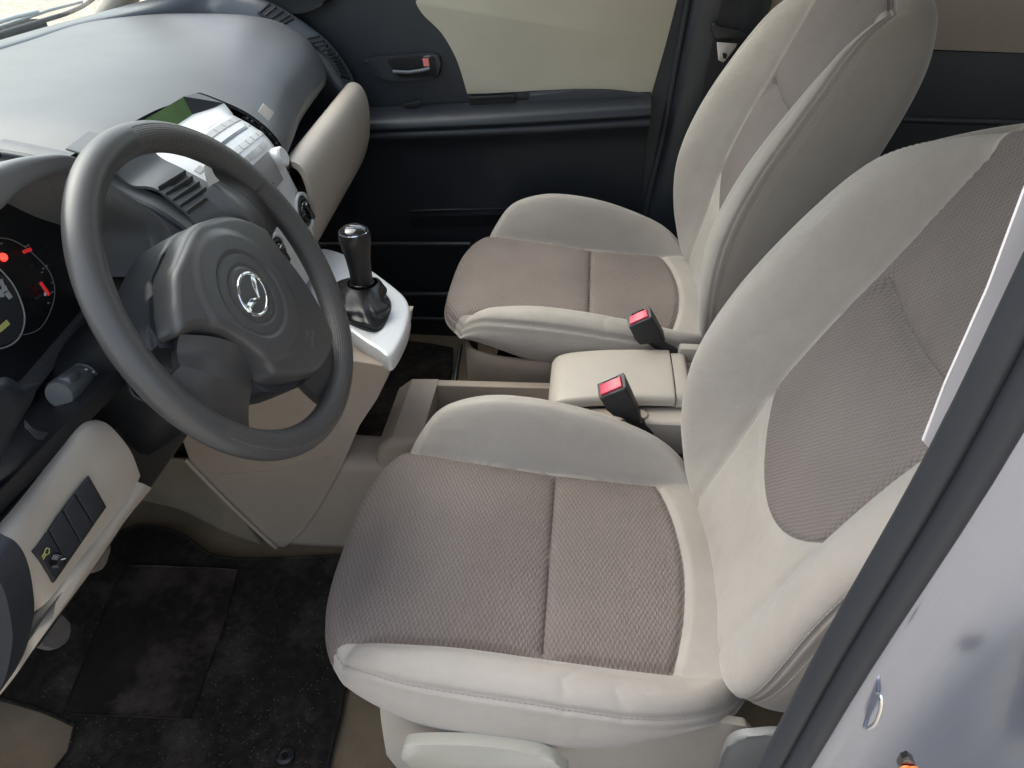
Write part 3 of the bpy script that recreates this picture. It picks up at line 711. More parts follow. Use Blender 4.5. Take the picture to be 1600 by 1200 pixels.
def dial(name, u, v, r, deep, par):
    s, y = on_panel(u, v); r = r*1.13; p = spp(s, y, .0012); n = spx(s)[2]
    bm = bmesh.new(); add_lathe(bm, [(r*.80, -.010), (r*.82, .003), (r*.9, .0045), (r*.98, .004), (r, .0)], p, n, 40)
    ring = from_bm(name, bm, SILVER_P if deep else CHROME, par)
    bm = bmesh.new(); add_lathe(bm, [(0, .0015), (r*.80, .0015), (r*.83, -.004)], p, n, 36); from_bm('dial_face', bm, BLACK_P, ring)
    bm = bmesh.new(); add_lathe(bm, [(0, .009), (r*.45, .009), (r*.52, .007), (r*.56, .001)], p, n, 36); from_bm('dial_knob', bm, GLOSSB, ring)
    t = spx(s)[1]; bm = bmesh.new(); add_box(bm, p+n*.011, (r*1.05, r*.26, .008), frame(t*.9+A(0, .4, 0), n), .002, 2); from_bm('grip', bm, GLOSSB, ring)
    bm = bmesh.new(); add_lathe(bm, [(r*.60, .0022), (r*.63, .0042), (r*.69, .0042), (r*.72, .0022)], p, n, 36); from_bm('scale_ring', bm, DGREY, ring)
    return ring
dial('climate_dial', 473, 331, .030, True, stack)
dial('climate_dial', 433, 398, .030, True, stack)
dial('climate_dial', 385, 450, .030, True, stack)
s, y = .330, .080; p = spp(s, y); n = spx(s)[2]
bm = bmesh.new(); add_lathe(bm, [(0, .015), (.0135, .015), (.0165, .0125), (.0175, .005), (.018, .0)], p, n, 32); from_bm('volume_knob', bm, SILVER_P, stack)
# black toothed strip along the panel's far edge
I = [spp(s, YR-.001, .001) for s in np.linspace(.04, .42, 14)]; O = [q+A(.004, .014, -.004) for q in I]
bm = bmesh.new(); add_prism(bm, [a for a in I]+[b for b in O[::-1]], (-.004, 0, -.004), 0) if False else None
bm.free()
ev = lsheet('edge_vent', [I, [a+A(0, .007, .001) for a in I], O, [b+A(-.01, .003, -.008) for b in O]], GLOSSB, stack, .001, 3, 3)
for k in range(7):
    a = I[int(k*1.9)+1]; bm = bmesh.new(); add_box(bm, a+A(0, .0075, .0015), (.006, .010, .003), None, .0006, 1); from_bm('vent_tooth', bm, DGREY, ev)
# vent left of the panel, in the pad's driver side
VN = [A(-.571, -.165, .826), A(-.571, -.165, .826)]
nf = [U(u, v, 'y', -.145) for u, v in ((284, 270), (338, 312))]      # inner edge
nn_ = [U(u, v, 'y', -.205) for u, v in ((240, 297), (296, 343))]     # outer edge
face = lsheet('vent_surround', [[U(150, 238, 'y', -.20), U(200, 290, 'y', -.205), U(245, 300, 'y', -.205), U(300, 347, 'y', -.205), U(318, 385, 'y', -.205)],
                               [U(215, 205, 'y', -.132), U(245, 245, 'y', -.132), U(286, 268, 'y', -.132), U(345, 302, 'y', -.132), U(385, 345, 'y', -.132)]], DASH_P, dash, .004, 4, 6)
P00, P01, P10, P11 = nn_[0], nn_[1], nf[0], nf[1]
nrm = np.cross(P01-P00, P10-P00); nrm /= np.linalg.norm(nrm); nrm = nrm if nrm[2] > 0 else -nrm
vb = quad('air_vent', [P00+nrm*.003, P01+nrm*.003, P11+nrm*.003, P10+nrm*.003], -nrm*.0015, BLACK_P, dash, .0004)
for k in range(5):
    t = (k+.35)/5; a = P00+(P01-P00)*t; b = P10+(P11-P10)*t
    bm = bmesh.new(); add_box(bm, (a+b)/2+nrm*.0065, (np.linalg.norm(b-a)*.97, .0016, .0075), frame(b-a, nrm+.9*(P00-P01)/np.linalg.norm(P00-P01)), .0006, 1); from_bm('louvre', bm, DGREY, vb)
# ---- instrument hood and cluster in front of the driver
HC = A(-.53, -.375, .80)
outerp = px([(-90, 420), (-60, 300), (0, 262), (60, 247), (115, 250), (170, 292), (212, 318), (250, 345), (268, 372), (275, 420)], 'x', -.53)
innerp = px([(-70, 440), (-45, 350), (0, 328), (40, 292), (115, 268), (165, 311), (200, 333), (232, 358), (240, 390), (236, 430)], 'x', -.535)
HOODM = mat('hood_plastic', (.16, .165, .17), .45, var=.05, bump=.4, bscale=500)
back1 = [p+A(-.10, 0, -.034) for p in outerp]; back2 = [p*1.0+A(-.36, 0, -.16) for p in outerp]
inb = [p+A(-.10, 0, -.006) for p in innerp]
lsheet('instrument_hood', [back2, back1, [p+A(-.006, 0, .002) for p in outerp], [p*.5+q*.5+A(.006, 0, .001) for p, q in zip(outerp, innerp)], innerp, [p+A(-.02, 0, -.003) for p in innerp], inb], HOODM, dash, .002, 5, 5)
# cluster face
fx = -.63
cf = extr('instrument_face', [(fx-.013, -.60, .862), (fx-.013, -.20, .862), (fx+.035, -.20, .66), (fx+.035, -.60, .66)], (-.01, 0, 0), mat('cluster_black', (.010, .011, .013), .3, bump=0), dash, 0)
fn = np.cross(A(0, 1, 0), A(-.048, 0, .202)); fn /= np.linalg.norm(fn); fn = -fn if fn[0] < 0 else fn
fd = fn@A(fx+.035, -.4, .66)
def onface(u, v, h=.0): return U(u, v, fn, fd+h)
def ring_on(pts, r, m, par, name):
    tube(name, cr(pts, 8, True), r, m, par, 6, closed=True)
ring_on([onface(u, v, .004) for u, v in ((-60, 420), (-30, 380), (12, 373), (50, 395), (80, 430), (88, 470), (70, 510), (20, 500), (-40, 470))][:5]+[onface(u, v, .004) for u, v in ((84, 470), (60, 515), (10, 520), (-50, 480))], .0005, GREYM, cf, 'gauge_rim')
ring_on([onface(u, v, .006) for u, v in ((-70, 440), (-20, 412), (14, 436), (34, 474), (38, 505), (26, 532), (-4, 545), (-60, 540))], .0009, mat('gauge_rim_grey', (.33, .33, .34), .35, bump=0), cf, 'gauge_rim')
g1 = U(0, 0, 'x', -1)
dialf = extr('speed_dial', [onface(u, v, .005) for u, v in ((-70, 440), (-20, 414), (13, 437), (33, 474), (37, 505), (25, 531), (-4, 543), (-60, 538))], -fn*.002, mat('dial_slate', (.035, .038, .042), .35, bump=0), cf, 0)
def bar_on(u0, v0, u1, v1, w, m, nm, h=.007, par=None):
    a, b = onface(u0, v0, h), onface(u1, v1, h); bm = bmesh.new(); add_box(bm, (a+b)/2, (np.linalg.norm(b-a), w, .0012), frame(b-a, fn), .0003, 1); return from_bm(nm, bm, m, par or cf)
for u0, v0, u1, v1 in ((0, 436, 3, 446), (5, 446, 9, 455), (10, 456, 17, 466), (0, 452, 4, 464)): bar_on(u0, v0, u1, v1, .006, mat('dial_mark', (.42, .44, .47), .4, bump=0) if 'dial_mark' not in MATS else MATS['dial_mark'], 'dial_mark')
bar_on(-2, 516, 13, 503, .006, MATS['dial_mark'] if 0 else YEL, 'odometer_window')
bar_on(63, 441, 77, 461, .0045, REDN, 'needle')
bar_on(36, 394, 49, 389, .004, REDN, 'needle')
bar_on(69, 459, 72, 460, .004, PALE, 'needle_tip'); bar_on(55, 467, 65, 461, .002, DGREY, 'dial_mark')
for u, v in ((82, 442), (82, 457), (66, 426), (76, 474), (68, 420), (73, 416), (40, 386), (44, 384), (2, 381)): bar_on(u-1.6, v, u+1.6, v-1.2, .0018, GREYM, 'dial_mark')
bm = bmesh.new(); add_lathe(bm, [(0, .003), (.004, .002), (.0048, 0)], onface(5, 402, .004), fn, 20); from_bm('warning_lamp', bm, REDL, cf)
# slanted lower edge of the cluster and the dark shelves left of the column
extr('cluster_sill', [onface(150, 470, .012), onface(48, 590, .012), onface(-60, 690, .012), onface(-60, 720, .012), onface(60, 606, .012), onface(156, 484, .012)], -fn*.03, mat('sill_grey', (.07, .072, .075), .4, bump=.1), dash, .001)
extr('cluster_floor', [(-.665, -.75, .662), (-.52, -.75, .700), (-.50, -.28, .700), (-.665, -.28, .662)], (0, 0, -.02), BLACK_P, dash, .002)
rows = [[U(-60, 640, 'x', -.50), U(0, 590, 'x', -.50), U(35, 600, 'x', -.505), U(62, 596, 'x', -.51)],
        [U(-60, 660, 'x', -.485), U(0, 612, 'x', -.485), U(30, 618, 'x', -.49), U(58, 604, 'x', -.505)],
        [U(-60, 760, 'x', -.50), U(0, 700, 'x', -.50), U(25, 660, 'x', -.50), U(50, 628, 'x', -.515)],
        [U(-60, 860, 'x', -.54), U(-10, 745, 'x', -.53), U(10, 700, 'x', -.53), U(30, 660, 'x', -.54)]]
lsheet('lower_hood_wing', rows, NAVY_P, dash, .004, 6, 6)
# beige lower panel with the switch bank
LX = -.50
def lpn(u, v, d=0): return U(u, v, 'x', LX+d)
rows = []
topl = [(-30, 856), (5, 826), (60, 758), (100, 706), (128, 670), (148, 664)]
upl = [(-20, 874), (14, 842), (68, 775), (108, 722), (140, 684), (168, 672)]
midl = [(14, 915), (40, 885), (96, 820), (140, 770), (176, 722), (196, 704)]
botl = [(48, 962), (68, 935), (120, 872), (165, 812), (200, 765), (211, 742)]
for L_, dx in ((topl, -.012), (upl, 0.0), (midl, .006), (botl, .0)): rows.append([lpn(u, v, dx-(.03 if i_ == 0 else 0)) for i_, (u, v) in enumerate(L_)])
lsheet('lower_panel', rows, BEIGE_P, dash, .006, 7, 7, True)
lip0 = [(0, 1040), (40, 985), (100, 905), (150, 838), (190, 785), (206, 752)]
lip1 = [(2, 1056), (46, 1000), (108, 915), (157, 848), (196, 793), (224, 757)]
lip2 = [(-20, 1100), (20, 1050), (60, 992), (140, 885), (190, 812), (232, 760)]
lsheet('panel_lip', [[lpn(u, v, d-e_) for (u, v), e_ in zip(L_, (.075, .035, .0, 0, 0, 0))] for L_, d in ((botl, -.012), (lip0, 0), (lip1, .005), (lip2, -.01), ([(u-4, v+4) for u, v in lip2], -.05))], BEIGE_P, dash, .004, 5, 6, True)
sw = [((140, 748), (120, 773), (147, 818), (164, 791)), ((118, 775), (101, 799), (128, 847), (146, 820)), ((99, 801), (79, 830), (104, 876), (127, 849)), ((77, 832), (54, 862), (86, 906), (104, 878))]
bk_ = extr('switch_bank', px([(141, 744), (50, 862), (86, 911), (168, 792)], 'x', LX+.0135), (-.012, 0, 0), BLACK_P, dash, .002)
for q in sw: extr('switch_blank', px(q, 'x', LX+.0165), (-.004, 0, 0), NAVY_P, bk_, .0012)
# headlamp levelling wheel and its symbol
c0 = U(88, 876, 'x', LX+.0175); bm = bmesh.new(); add_lathe(bm, [(0, .006), (.006, .005), (.008, 0)], c0, (1, 0, 0), 20); from_bm('levelling_wheel', bm, GLOSSB, bk_)
c1 = U(74, 861, 'x', LX+.0172)
bm = bmesh.new(); add_tube(bm, [c1+A(0, -.0035, .002), c1+A(0, .0005, .0035), c1+A(0, .003, 0), c1+A(0, .0005, -.0035), c1+A(0, -.0035, -.002)], .0005, 6, closed=True); s_ = from_bm('lamp_symbol', bm, YEL, bk_)
for k in (-1, 0, 1): tube('symbol_ray', [c1+A(0, -.0045, .0018*k), c1+A(0, -.0078, .0018*k-.001)], .0004, YEL, s_, 5)
tube('level_mark', [c0+A(.006, .0, .002), c0+A(.006, .004, -.001)], .0006, PALE, bk_, 5)
# dusty tray between the panel and the cluster
rows = [[lpn(u, v, -.010) for u, v in topl[:5]], [lpn(u, v, -.06) for u, v in ((-90, 830), (-10, 770), (40, 715), (85, 672), (112, 648))], [lpn(u, v, -.14) for u, v in ((-120, 760), (-40, 690), (20, 650), (60, 628), (90, 610))]]
lsheet('dusty_shelf', rows, DUSTY, dash, .004, 6, 6)
# curved recess trim under the column
rows = [[U(38, 655, 'x', -.545), U(56, 672, 'x', -.53), U(90, 676, 'x', -.52), U(132, 668, 'x', -.515)], [U(40, 664, 'x', -.54), U(60, 684, 'x', -.525), U(95, 688, 'x', -.515), U(128, 676, 'x', -.512)]]
lsheet('recess_edge', rows, DUSTY, dash, .003, 6, 6)
# dark end trim nearest the door opening
et = cr(px([(-60, 800), (-2, 832), (26, 848), (43, 878), (52, 925), (52, 965), (36, 1025), (2, 1075), (-60, 1130)], 'y', -.705), 5)+A(0, -.030, 0)
bm = bmesh.new(); add_prism(bm, list(et), (0, .030, 0), .012, 4); from_bm('end_trim', bm, NAVY_P, dash, True, 50)
lsheet('pad_edge', [[p+A(0, .006, .001) for p in near], [p+A(.003, -.006, -.0005) for p in near], [U(u, v, 'y', -.218) for u, v in ((0, 234), (60, 245), (130, 265), (200, 303), (250, 327), (300, 362))]], DASH_P, dash, .003, 4, 5)
lsheet('inner_strip', [[p+A(0, .004, -.006) for p in near], [U(u, v, 'y', -.222) for u, v in ((0, 236), (60, 247), (130, 268), (200, 306), (250, 330), (300, 366))], [U(u, v, 'y', -.226)+A(0, 0, -.012) for u, v in ((0, 238), (60, 249), (130, 270), (200, 308), (250, 332), (300, 368))],
        [U(u, v, 'y', -.245)+A(0, -.005, -.03) for u, v in ((0, 245), (60, 256), (130, 277), (200, 315), (250, 340), (300, 375))]], NAVY_P, dash, .003, 4, 5)
box('lower_core', (-.66, -.5, .56), (.25, .36, .12), BLACK_P, dash, .01)
# windscreen base: dark band, wiper, scuttle
ws = thing('windscreen', 'curved windscreen above the far edge of the dashboard', 'windscreen', (-1.15, 0, .87))
WR = [[(-1.13, -.70, .865), (-1.20, -.35, .868), (-1.215, .0, .868), (-1.20, .35, .868), (-1.13, .70, .865)], [(-.74, -.64, 1.16), (-.80, -.3, 1.18), (-.815, 0, 1.18), (-.80, .3, 1.18), (-.74, .64, 1.16)], [(-.40, -.56, 1.37), (-.43, -.3, 1.39), (-.44, 0, 1.395), (-.43, .3, 1.39), (-.40, .56, 1.37)]]
lsheet('glass', WR, GLASS, ws, .004, 6, 6)
fr_ = [U(u, v, 'z', .868) for u, v in ((-60, 78), (0, 57), (60, 38), (110, 22), (140, 6), (158, -14), (165, -50))]
tube('screen_seal', [p+A(0, 0, .004) for p in cr(fr_, 5)], .005, RUBBER, ws, 8)
wip = thing('wiper', 'grey wiper arm resting at the foot of the windscreen outside', 'wiper', (-1.25, .3, .86))
tube('blade', [U(u, v, 'z', .872)+A(-.02, 0, 0) for u, v in ((-40, 62), (0, 47), (40, 33), (90, 16), (140, 3))], .0035, mat('wiper_grey', (.30, .33, .34), .4, bump=0), wip, 8)
tube('arm', [U(u, v, 'z', .885)+A(-.02, 0, 0) for u, v in ((-50, 52), (0, 38), (38, 26), (72, 18))], .005, mat('wiper_pale', (.65, .67, .65), .4, bump=0), wip, 8)
# ------------------------------------------------------------------ steering wheel
TW = R(27.9); E1 = A(0, 1, 0); E2 = A(-math.sin(TW), 0, math.cos(TW)); EN = A(math.cos(TW), 0, math.sin(TW)); WC = A(-.394, -.36, .758)
PHI = R(22)
def wp(a, b, h=0.0):
    """wheel-local (turned with the wheel): a to the right spoke, b up, h towards the driver"""
    c, s = math.cos(PHI), math.sin(PHI); return WC+(a*c-b*s)*E1+(a*s+b*c)*E2+h*EN
def wq(u, v, h=0.0):
    p = U(u, v, EN, EN@(WC+h*EN))-WC; x, y = p@E1, p@E2; c, s = math.cos(PHI), math.sin(PHI); return (x*c+y*s, -x*s+y*c)
wheel = thing('steering_wheel', 'dark grey three spoke steering wheel turned slightly, with winged emblem on its hub', 'steering wheel', tuple(WC))
RR_, rr_ = .1875, .0168
NR, NS = 220, 36
V = []; UVs = []; f1 = []; f2 = []
for i in range(NR):
    a = 2*math.pi*i/NR
    for k in range(NS):
        b = 2*math.pi*k/NS
        fl = rr_*(1+.05*math.cos(2*b))
        r = RR_+fl*math.cos(b); h = rr_*.98*math.sin(b)
        V.append(wp(r*math.cos(a), r*math.sin(a), h)); UVs.append((a*RR_, b*rr_)); f1.append(b); f2.append(a)
F = grid_faces(NR, NS, True, True)
f1 = np.array(f1); f2 = np.array(f2)
inner = np.cos(f1-R(155))                        # faces the hub and the driver
ang = np.degrees(f2) % 360
grip_d = inner-math.cos(R(98))
def near_ang(c, w): d = np.abs((ang-c+180) % 360-180); return (w-d)/30
gd = np.maximum(near_ang(-4, 67), near_ang(262, 80))
sd_ = np.minimum(grip_d, np.clip(gd, -1, 1))
Bp = clip(V, F, -sd_, [UVs]); Ap = clip(V, F, sd_, [UVs])
rim = mesh('rim', Bp[0], Bp[1], WHEEL_P, wheel, True, Bp[2][0])
mesh('rim_grip', Ap[0], Ap[1], GRIP, rim, True, Ap[2][0])
# seam line round the grip, as thread
pts = []
for bb in (R(57),):
    L = [wp((RR_+rr_*math.cos(bb)*1.0)*math.cos(R(a)), (RR_+rr_*math.cos(bb)*1.0)*math.sin(R(a)), rr_*.995*math.sin(bb)) for a in np.arange(-176, 62, 1.1)]
    bm = bmesh.new()
    for q in range(0, len(L)-1): add_tube(bm, [L[q], L[q]*.35+L[q+1]*.65], .00038, 5)
    from_bm('stitching', bm, mat('thread_grey', (.16, .155, .15), .6, bump=0), rim)
# airbag cover
pad = [(255, 417), (247, 440), (248, 475), (250, 500), (259, 531), (285, 524), (311, 526), (337, 538), (365, 557), (390, 577), (412, 597), (445, 598), (480, 590), (500, 570), (509, 545), (510, 527), (499, 505), (475, 466), (450, 432), (425, 402), (409, 380), (399, 365), (367, 351), (337, 346), (308, 352), (281, 366)]
OL = np.array([wq(u, v, .004) for u, v in pad]); ctr = np.array([0.0, -.022])
Oc = cr([(a, b, 0) for a, b in OL], 8, True)[:, :2]
rows = []; 
for s in np.linspace(.04, 1, 30): rows.append([(ctr[0]+(o[0]-ctr[0])*s, ctr[1]+(o[1]-ctr[1])*s) for o in Oc])
def hub_h(a, b, pa, pb):
    r = math.hypot(a, b); z = .033-.55*(a*a+b*b)
    z += .005*float(sm(.082, .070, r))                                   # raised round boss
    z -= .0024*math.exp(-((r-.050)/.0014)**2)+.0018*math.exp(-((r-.034)/.0014)**2)
    z -= .002*float(sm(.050, .048, r))
    P = Oc; Q_ = np.roll(Oc, -1, axis=0); d = Q_-P; w = np.array((pa, pb))-P
    t = np.clip((w*d).sum(1)/np.maximum((d*d).sum(1), 1e-12), 0, 1); dist = np.sqrt(((w-d*t[:, None])**2).sum(1)).min()
    k = max(0, 1-dist/.010); return z-.014*(1-math.sqrt(max(0, 1-k*k)))
c0 = wq(394, 460, .034)
V = []; 
for i, s in enumerate(np.linspace(.02, 1, 90)):
    for o in Oc:
        a, b = ctr[0]+(o[0]-ctr[0])*s, ctr[1]+(o[1]-ctr[1])*s
        V.append(wp(a, b, hub_h(a-c0[0], b-c0[1], a, b)))
n_ = len(Oc)
for q in (.006, .012, .03, .05):
    for o in Oc:
        k = 1-.0*q; V.append(wp(ctr[0]+(o[0]-ctr[0])*(1-q*.6), ctr[1]+(o[1]-ctr[1])*(1-q*.6), .002-q))
F = grid_faces(94, n_, False, True); V.append(wp(ctr[0], ctr[1], hub_h(ctr[0]-c0[0], ctr[1]-c0[1], ctr[0], ctr[1]))); ci = len(V)-1; F += [(ci, k, (k+1) % n_) for k in range(n_)]
bm = bmesh.new(); vs = [bm.verts.new(v) for v in V]
for f in F: bm.faces.new([vs[i] for i in f])
hub = from_bm('airbag_cover', bm, WHEEL_P, wheel, True, 50)
# short tick marks between the two rings
for a in range(0, 360, 60):
    t = R(a+25); p = wp(c0[0]+.043*math.cos(t), c0[1]+.043*math.sin(t), .0335); q = wp(c0[0]+.038*math.cos(t), c0[1]+.038*math.sin(t), .0335)
    tube('tick', [p, q], .0006, BLACK_P, hub, 5)
# emblem: oval ring with a winged V meeting it at both sides
def em(a, b, h=.0): 
    t = R(0); return wp(c0[0]+a*math.cos(t)-b*math.sin(t), c0[1]+a*math.sin(t)+b*math.cos(t), .0345+h)
EA, EB = .0270, .0215
def eml(t, k=1.0): return (EA*k*math.cos(t), EB*k*math.sin(t))
bm = bmesh.new(); add_tube(bm, [em(*eml(R(t))) for t in range(0, 360, 5)], .0023, 10, closed=True, sq=1.0); ring = from_bm('emblem', bm, CHROME, hub)
def wing(s):
    o = [(s*.0255, .0075), (s*.019, .0068), (s*.010, .0030), (0, -.0068), (0, -.0100), (s*.006, -.0068), (s*.0125, -.0028), (s*.0205, .0002), (s*.0262, -.0015)]
    bm = bmesh.new(); add_prism(bm, [em(a, b, .0022) for a, b in o], -EN*.003, .0006, 2); return from_bm('emblem_wing', bm, CHROME, ring)
wing(1); wing(-1)
# moulded lettering at the foot of the cover
def text_mesh(name, s, size, org, ex, ey, m, par, ext=.0003):
    cu = bpy.data.curves.new(name, 'FONT'); cu.body = s; cu.size = size; cu.extrude = ext; cu.align_x = 'CENTER'; cu.align_y = 'CENTER'; cu.resolution_u = 2
    tmp = bpy.data.objects.new('tmp', cu); SC.collection.objects.link(tmp)
    dg = bpy.context.evaluated_depsgraph_get(); me = bpy.data.meshes.new_from_object(tmp.evaluated_get(dg))
    V = [v.co[:] for v in me.vertices]; Fq = [list(p.vertices) for p in me.polygons]; bpy.data.objects.remove(tmp); bpy.data.meshes.remove(me)
    ex = np.array(ex)/np.linalg.norm(ex); ey = np.array(ey)/np.linalg.norm(ey); nz = np.cross(ex, ey)
    return mesh(name, [np.array(org)+v[0]*ex+v[1]*ey+v[2]*nz for v in V], Fq, m, par, False)
ex, ey = wp(1, 0)-wp(0, 0), wp(0, 1)-wp(0, 0)
LETM = mat('moulded_letter', (.15, .15, .15), .35, bump=0)
def onhub(u, v):
    t = wq(u, v, .028); return wp(t[0], t[1], hub_h(t[0]-c0[0], t[1]-c0[1], t[0], t[1])+.0006)
text_mesh('lettering', 'SRS', .0085, onhub(480, 522), ex, ey, LETM, hub)
text_mesh('lettering', 'AIRBAG', .0075, onhub(489, 528), ex, ey, LETM, hub)
# spokes: two at the sides, one wide at the foot
def spoke(name, p_hub, p_rim, hh, hr_, m, th=.016):
    """p_hub/p_rim: lists of matching (a,b) across the spoke"""
    n = len(p_hub); rows = []
    for t in (0, .25, .5, .75, 1):
        row = []
        for j in range(n):
            a = p_hub[j][0]+(p_rim[j][0]-p_hub[j][0])*t; b = p_hub[j][1]+(p_rim[j][1]-p_hub[j][1])*t
            e = abs(2*j/(n-1)-1); row.append(wp(a, b, hh+(hr_-hh)*t-.010*e**3-.004*math.sin(t*math.pi)))
        rows.append(row)
    return lsheet(name, rows, m, wheel, th, 5, 5, (rows and np.cross(np.array(rows[1][0])-rows[0][0], np.array(rows[0][1])-rows[0][0])@EN < 0), 50)
def Q(L, h): return [wq(u, v, h) for u, v in L]
# side spokes mirror one another
hubr = Q([(330, 345), (352, 343), (378, 350), (402, 366)], .012); rimr = Q([(333, 313), (360, 310), (385, 310), (414, 352)], .0)
R_h = [(.112, .066), (.098, .032), (.088, .0), (.074, -.036)]
R_r = [(.172, .062), (.183, .015), (.183, -.015), (.170, -.058)]
mid_ = [((a[0]*.55+b[0]*.45), (a[1]*.5+b[1]*.5)*k_) for a, b, k_ in zip(R_h, R_r, (.80, 1, 1, .86))]
spoke('spoke', R_h, mid_, .021, .012, WHEEL_P); spoke('spoke_grip', mid_, R_r, .0125, .003, GRIP)
L_h = [(-a, b) for a, b in R_h]; L_r = [(-a, b) for a, b in R_r]; L_m = [(-a, b) for a, b in mid_]
spoke('spoke', L_h, L_m, .021, .012, WHEEL_P); spoke('spoke_grip', L_m, L_r, .0125, .003, GRIP)
B_h = Q([(470, 595), (492, 585), (508, 560), (512, 530)], .010); B_r = Q([(468, 652), (510, 622), (530, 580), (530, 512)], .0)
B_h = [(-.050, -.105), (-.018, -.112), (.018, -.112), (.050, -.105)]; B_r = [(-.062, -.170), (-.022, -.181), (.022, -.181), (.062, -.170)]
spoke('spoke_grip', B_h, B_r, .010, .002, GRIP)
# back of the hub
bm = bmesh.new(); add_prism(bm, [wp(o[0]*1.05-.003, o[1]*1.03, -.004) for o in Oc[::4]], -EN*.055, .010, 4); from_bm('hub_back', bm, NAVY_P, wheel)
# ------------------------------------------------------------------ column, stalks
colm = thing('steering_column', 'black steering column shroud behind the wheel with stalks on its near side', 'steering column', tuple(WC-EN*.1))
def cb(a, b, h): return WC+a*E1+b*E2+h*EN
rows = []
for h, w, u, d in ((-.045, .070, .062, -.075), (-.06, .078, .068, -.09), (-.10, .082, .066, -.105), (-.17, .090, .055, -.125), (-.25, .10, .04, -.135), (-.33, .10, .03, -.13)):
    ring_ = []
    for k in range(24):
        t = 2*math.pi*k/24; c, s = math.cos(t), math.sin(t); e = .62
        x = w*math.copysign(abs(c)**e, c); y = (u if s > 0 else -d)*math.copysign(abs(s)**e, s); ring_.append(cb(x, y, h))
    rows.append(ring_)
V = np.array(rows).reshape(-1, 3); F = grid_faces(6, 24, False, True); F.append(tuple(range(24)))
bm = bmesh.new(); vs = [bm.verts.new(v) for v in V]; [bm.faces.new([vs[i] for i in f]) for f in F]; 
from_bm('shroud', bm, BLACK_P, colm, True, 60)
# light stalk: fat barrel with a knurled collar
p0, p1 = U(150, 575, 'y', -.425), U(92, 618, 'y', -.50)
axs = (p1-p0)/np.linalg.norm(p1-p0); Ls = np.linalg.norm(p1-p0)
root_ = p0-axs*.05
bm = bmesh.new(); add_lathe(bm, [(0, -.06), (.008, -.06), (.010, -.01), (.0145, 0), (.0165, .004), (.0165, Ls*.35), (.0150, Ls*.37), (.0150, Ls*.45), (.0165, Ls*.47), (.0165, Ls-.004), (.0145, Ls), (0, Ls+.001)], p0, axs, 28)
STALK = mat('stalk_plastic', (.085, .095, .10), .42, var=.08, bump=.3, dirt=(.13, .125, .12), dirt_amt=.4)
st = from_bm('light_stalk', bm, STALK, colm, True, 40)
bt = (p0+p1)/2; upn = A(0, 0, 1)-axs*axs[2]; upn /= np.linalg.norm(upn); side = np.cross(axs, upn)
bm = bmesh.new(); add_box(bm, p1-axs*.016+(-side*.006+upn*.010)*1.0, (.022, .014, .018), frame(axs, upn), .003, 2); from_bm('switch_collar', bm, STALK, st)
vis = CAM-p0; vis = vis-axs*(vis@axs); vis /= np.linalg.norm(vis); vs_ = np.cross(axs, vis)
for k, (t, w) in enumerate(((.30, 0), (.40, .35), (.50, -.1), (.42, -.5), (.58, .3), (.22, .4), (.12, .1))):
    n_2 = vis*math.cos(w)+vs_*math.sin(w); c = p0+axs*Ls*t*.8+n_2*.0168
    bm = bmesh.new(); add_box(bm, c, (.0035, .0022, .0006), frame(axs, n_2), .0002, 1); from_bm('stalk_symbol', bm, PALE, st)
# second lever, a flat paddle
pc = U(160, 608, 'y', -.44); 
bm = bmesh.new(); add_prism(bm, px([(144, 603), (148, 596), (163, 597), (177, 612), (171, 628), (160, 627)], 'y', -.44), (0, .010, 0), .003, 2); from_bm('tilt_lever', bm, STALK, colm)
tube('ignition_ring', [cb(-.075+.0*k, -.03, -.12)+.016*(math.cos(R(k*30))*A(1, 0, 0)+math.sin(R(k*30))*A(0, 0, 1))+A(0, -.015, 0) for k in range(12)], .003, NAVY_P, colm, 8, closed=True)
# ------------------------------------------------------------------ front console with gear lever
cons = thing('gear_console', 'tapering beige console with silver gear lever surround below the centre panel', 'console', (-.45, 0, 0))
CY = -.105
side = px([(609, 569), (606, 590), (590, 622), (562, 664), (540, 715), (520, 755), (495, 798), (470, 832), (446, 855), (437, 861), (432, 858), (366, 795), (295, 722)], 'y', CY)+[A(-.72, CY, .32), A(-.62, CY, .50), A(-.50, CY, .500), A(-.36, CY, .485)]
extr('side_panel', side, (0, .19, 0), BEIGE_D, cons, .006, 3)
# raised welt running diagonally and the deeper panel beside the footwell
tube('panel_seam', cr([U(290, 718, 'y', CY-.002), U(366, 795, 'y', CY-.003), U(440, 864, 'y', CY-.002)], 6), .0045, BEIGE_D, cons, 8)
tube('panel_seam', cr([U(345, 742, 'y', CY-.0), U(430, 735, 'y', CY-.0), U(520, 712, 'y', CY-.0)], 6), .002, BEIGE_D, cons, 6)
rows = [[U(190, 700, 'y', .03), U(290, 718, 'y', -.06), U(330, 700, 'y', CY+.01)], [U(180, 790, 'y', .0), U(280, 800, 'y', -.02), U(366, 790, 'y', CY+.006)], [U(195, 850, 'y', -.04), U(300, 852, 'y', -.06), U(420, 870, 'y', CY+.004)], [U(180, 900, 'y', -.05), U(310, 900, 'y', -.06), U(430, 900, 'y', CY+.0)]]
lsheet('tunnel_side', rows, CARPET_B, cons, .006, 6, 6)
bm = bmesh.new(); add_box(bm, (-.455, -.050, .115), (.30, .095, .27), None, .03, 4); from_bm('tunnel_cover', bm, BEIGE_D, cons, True, 60)
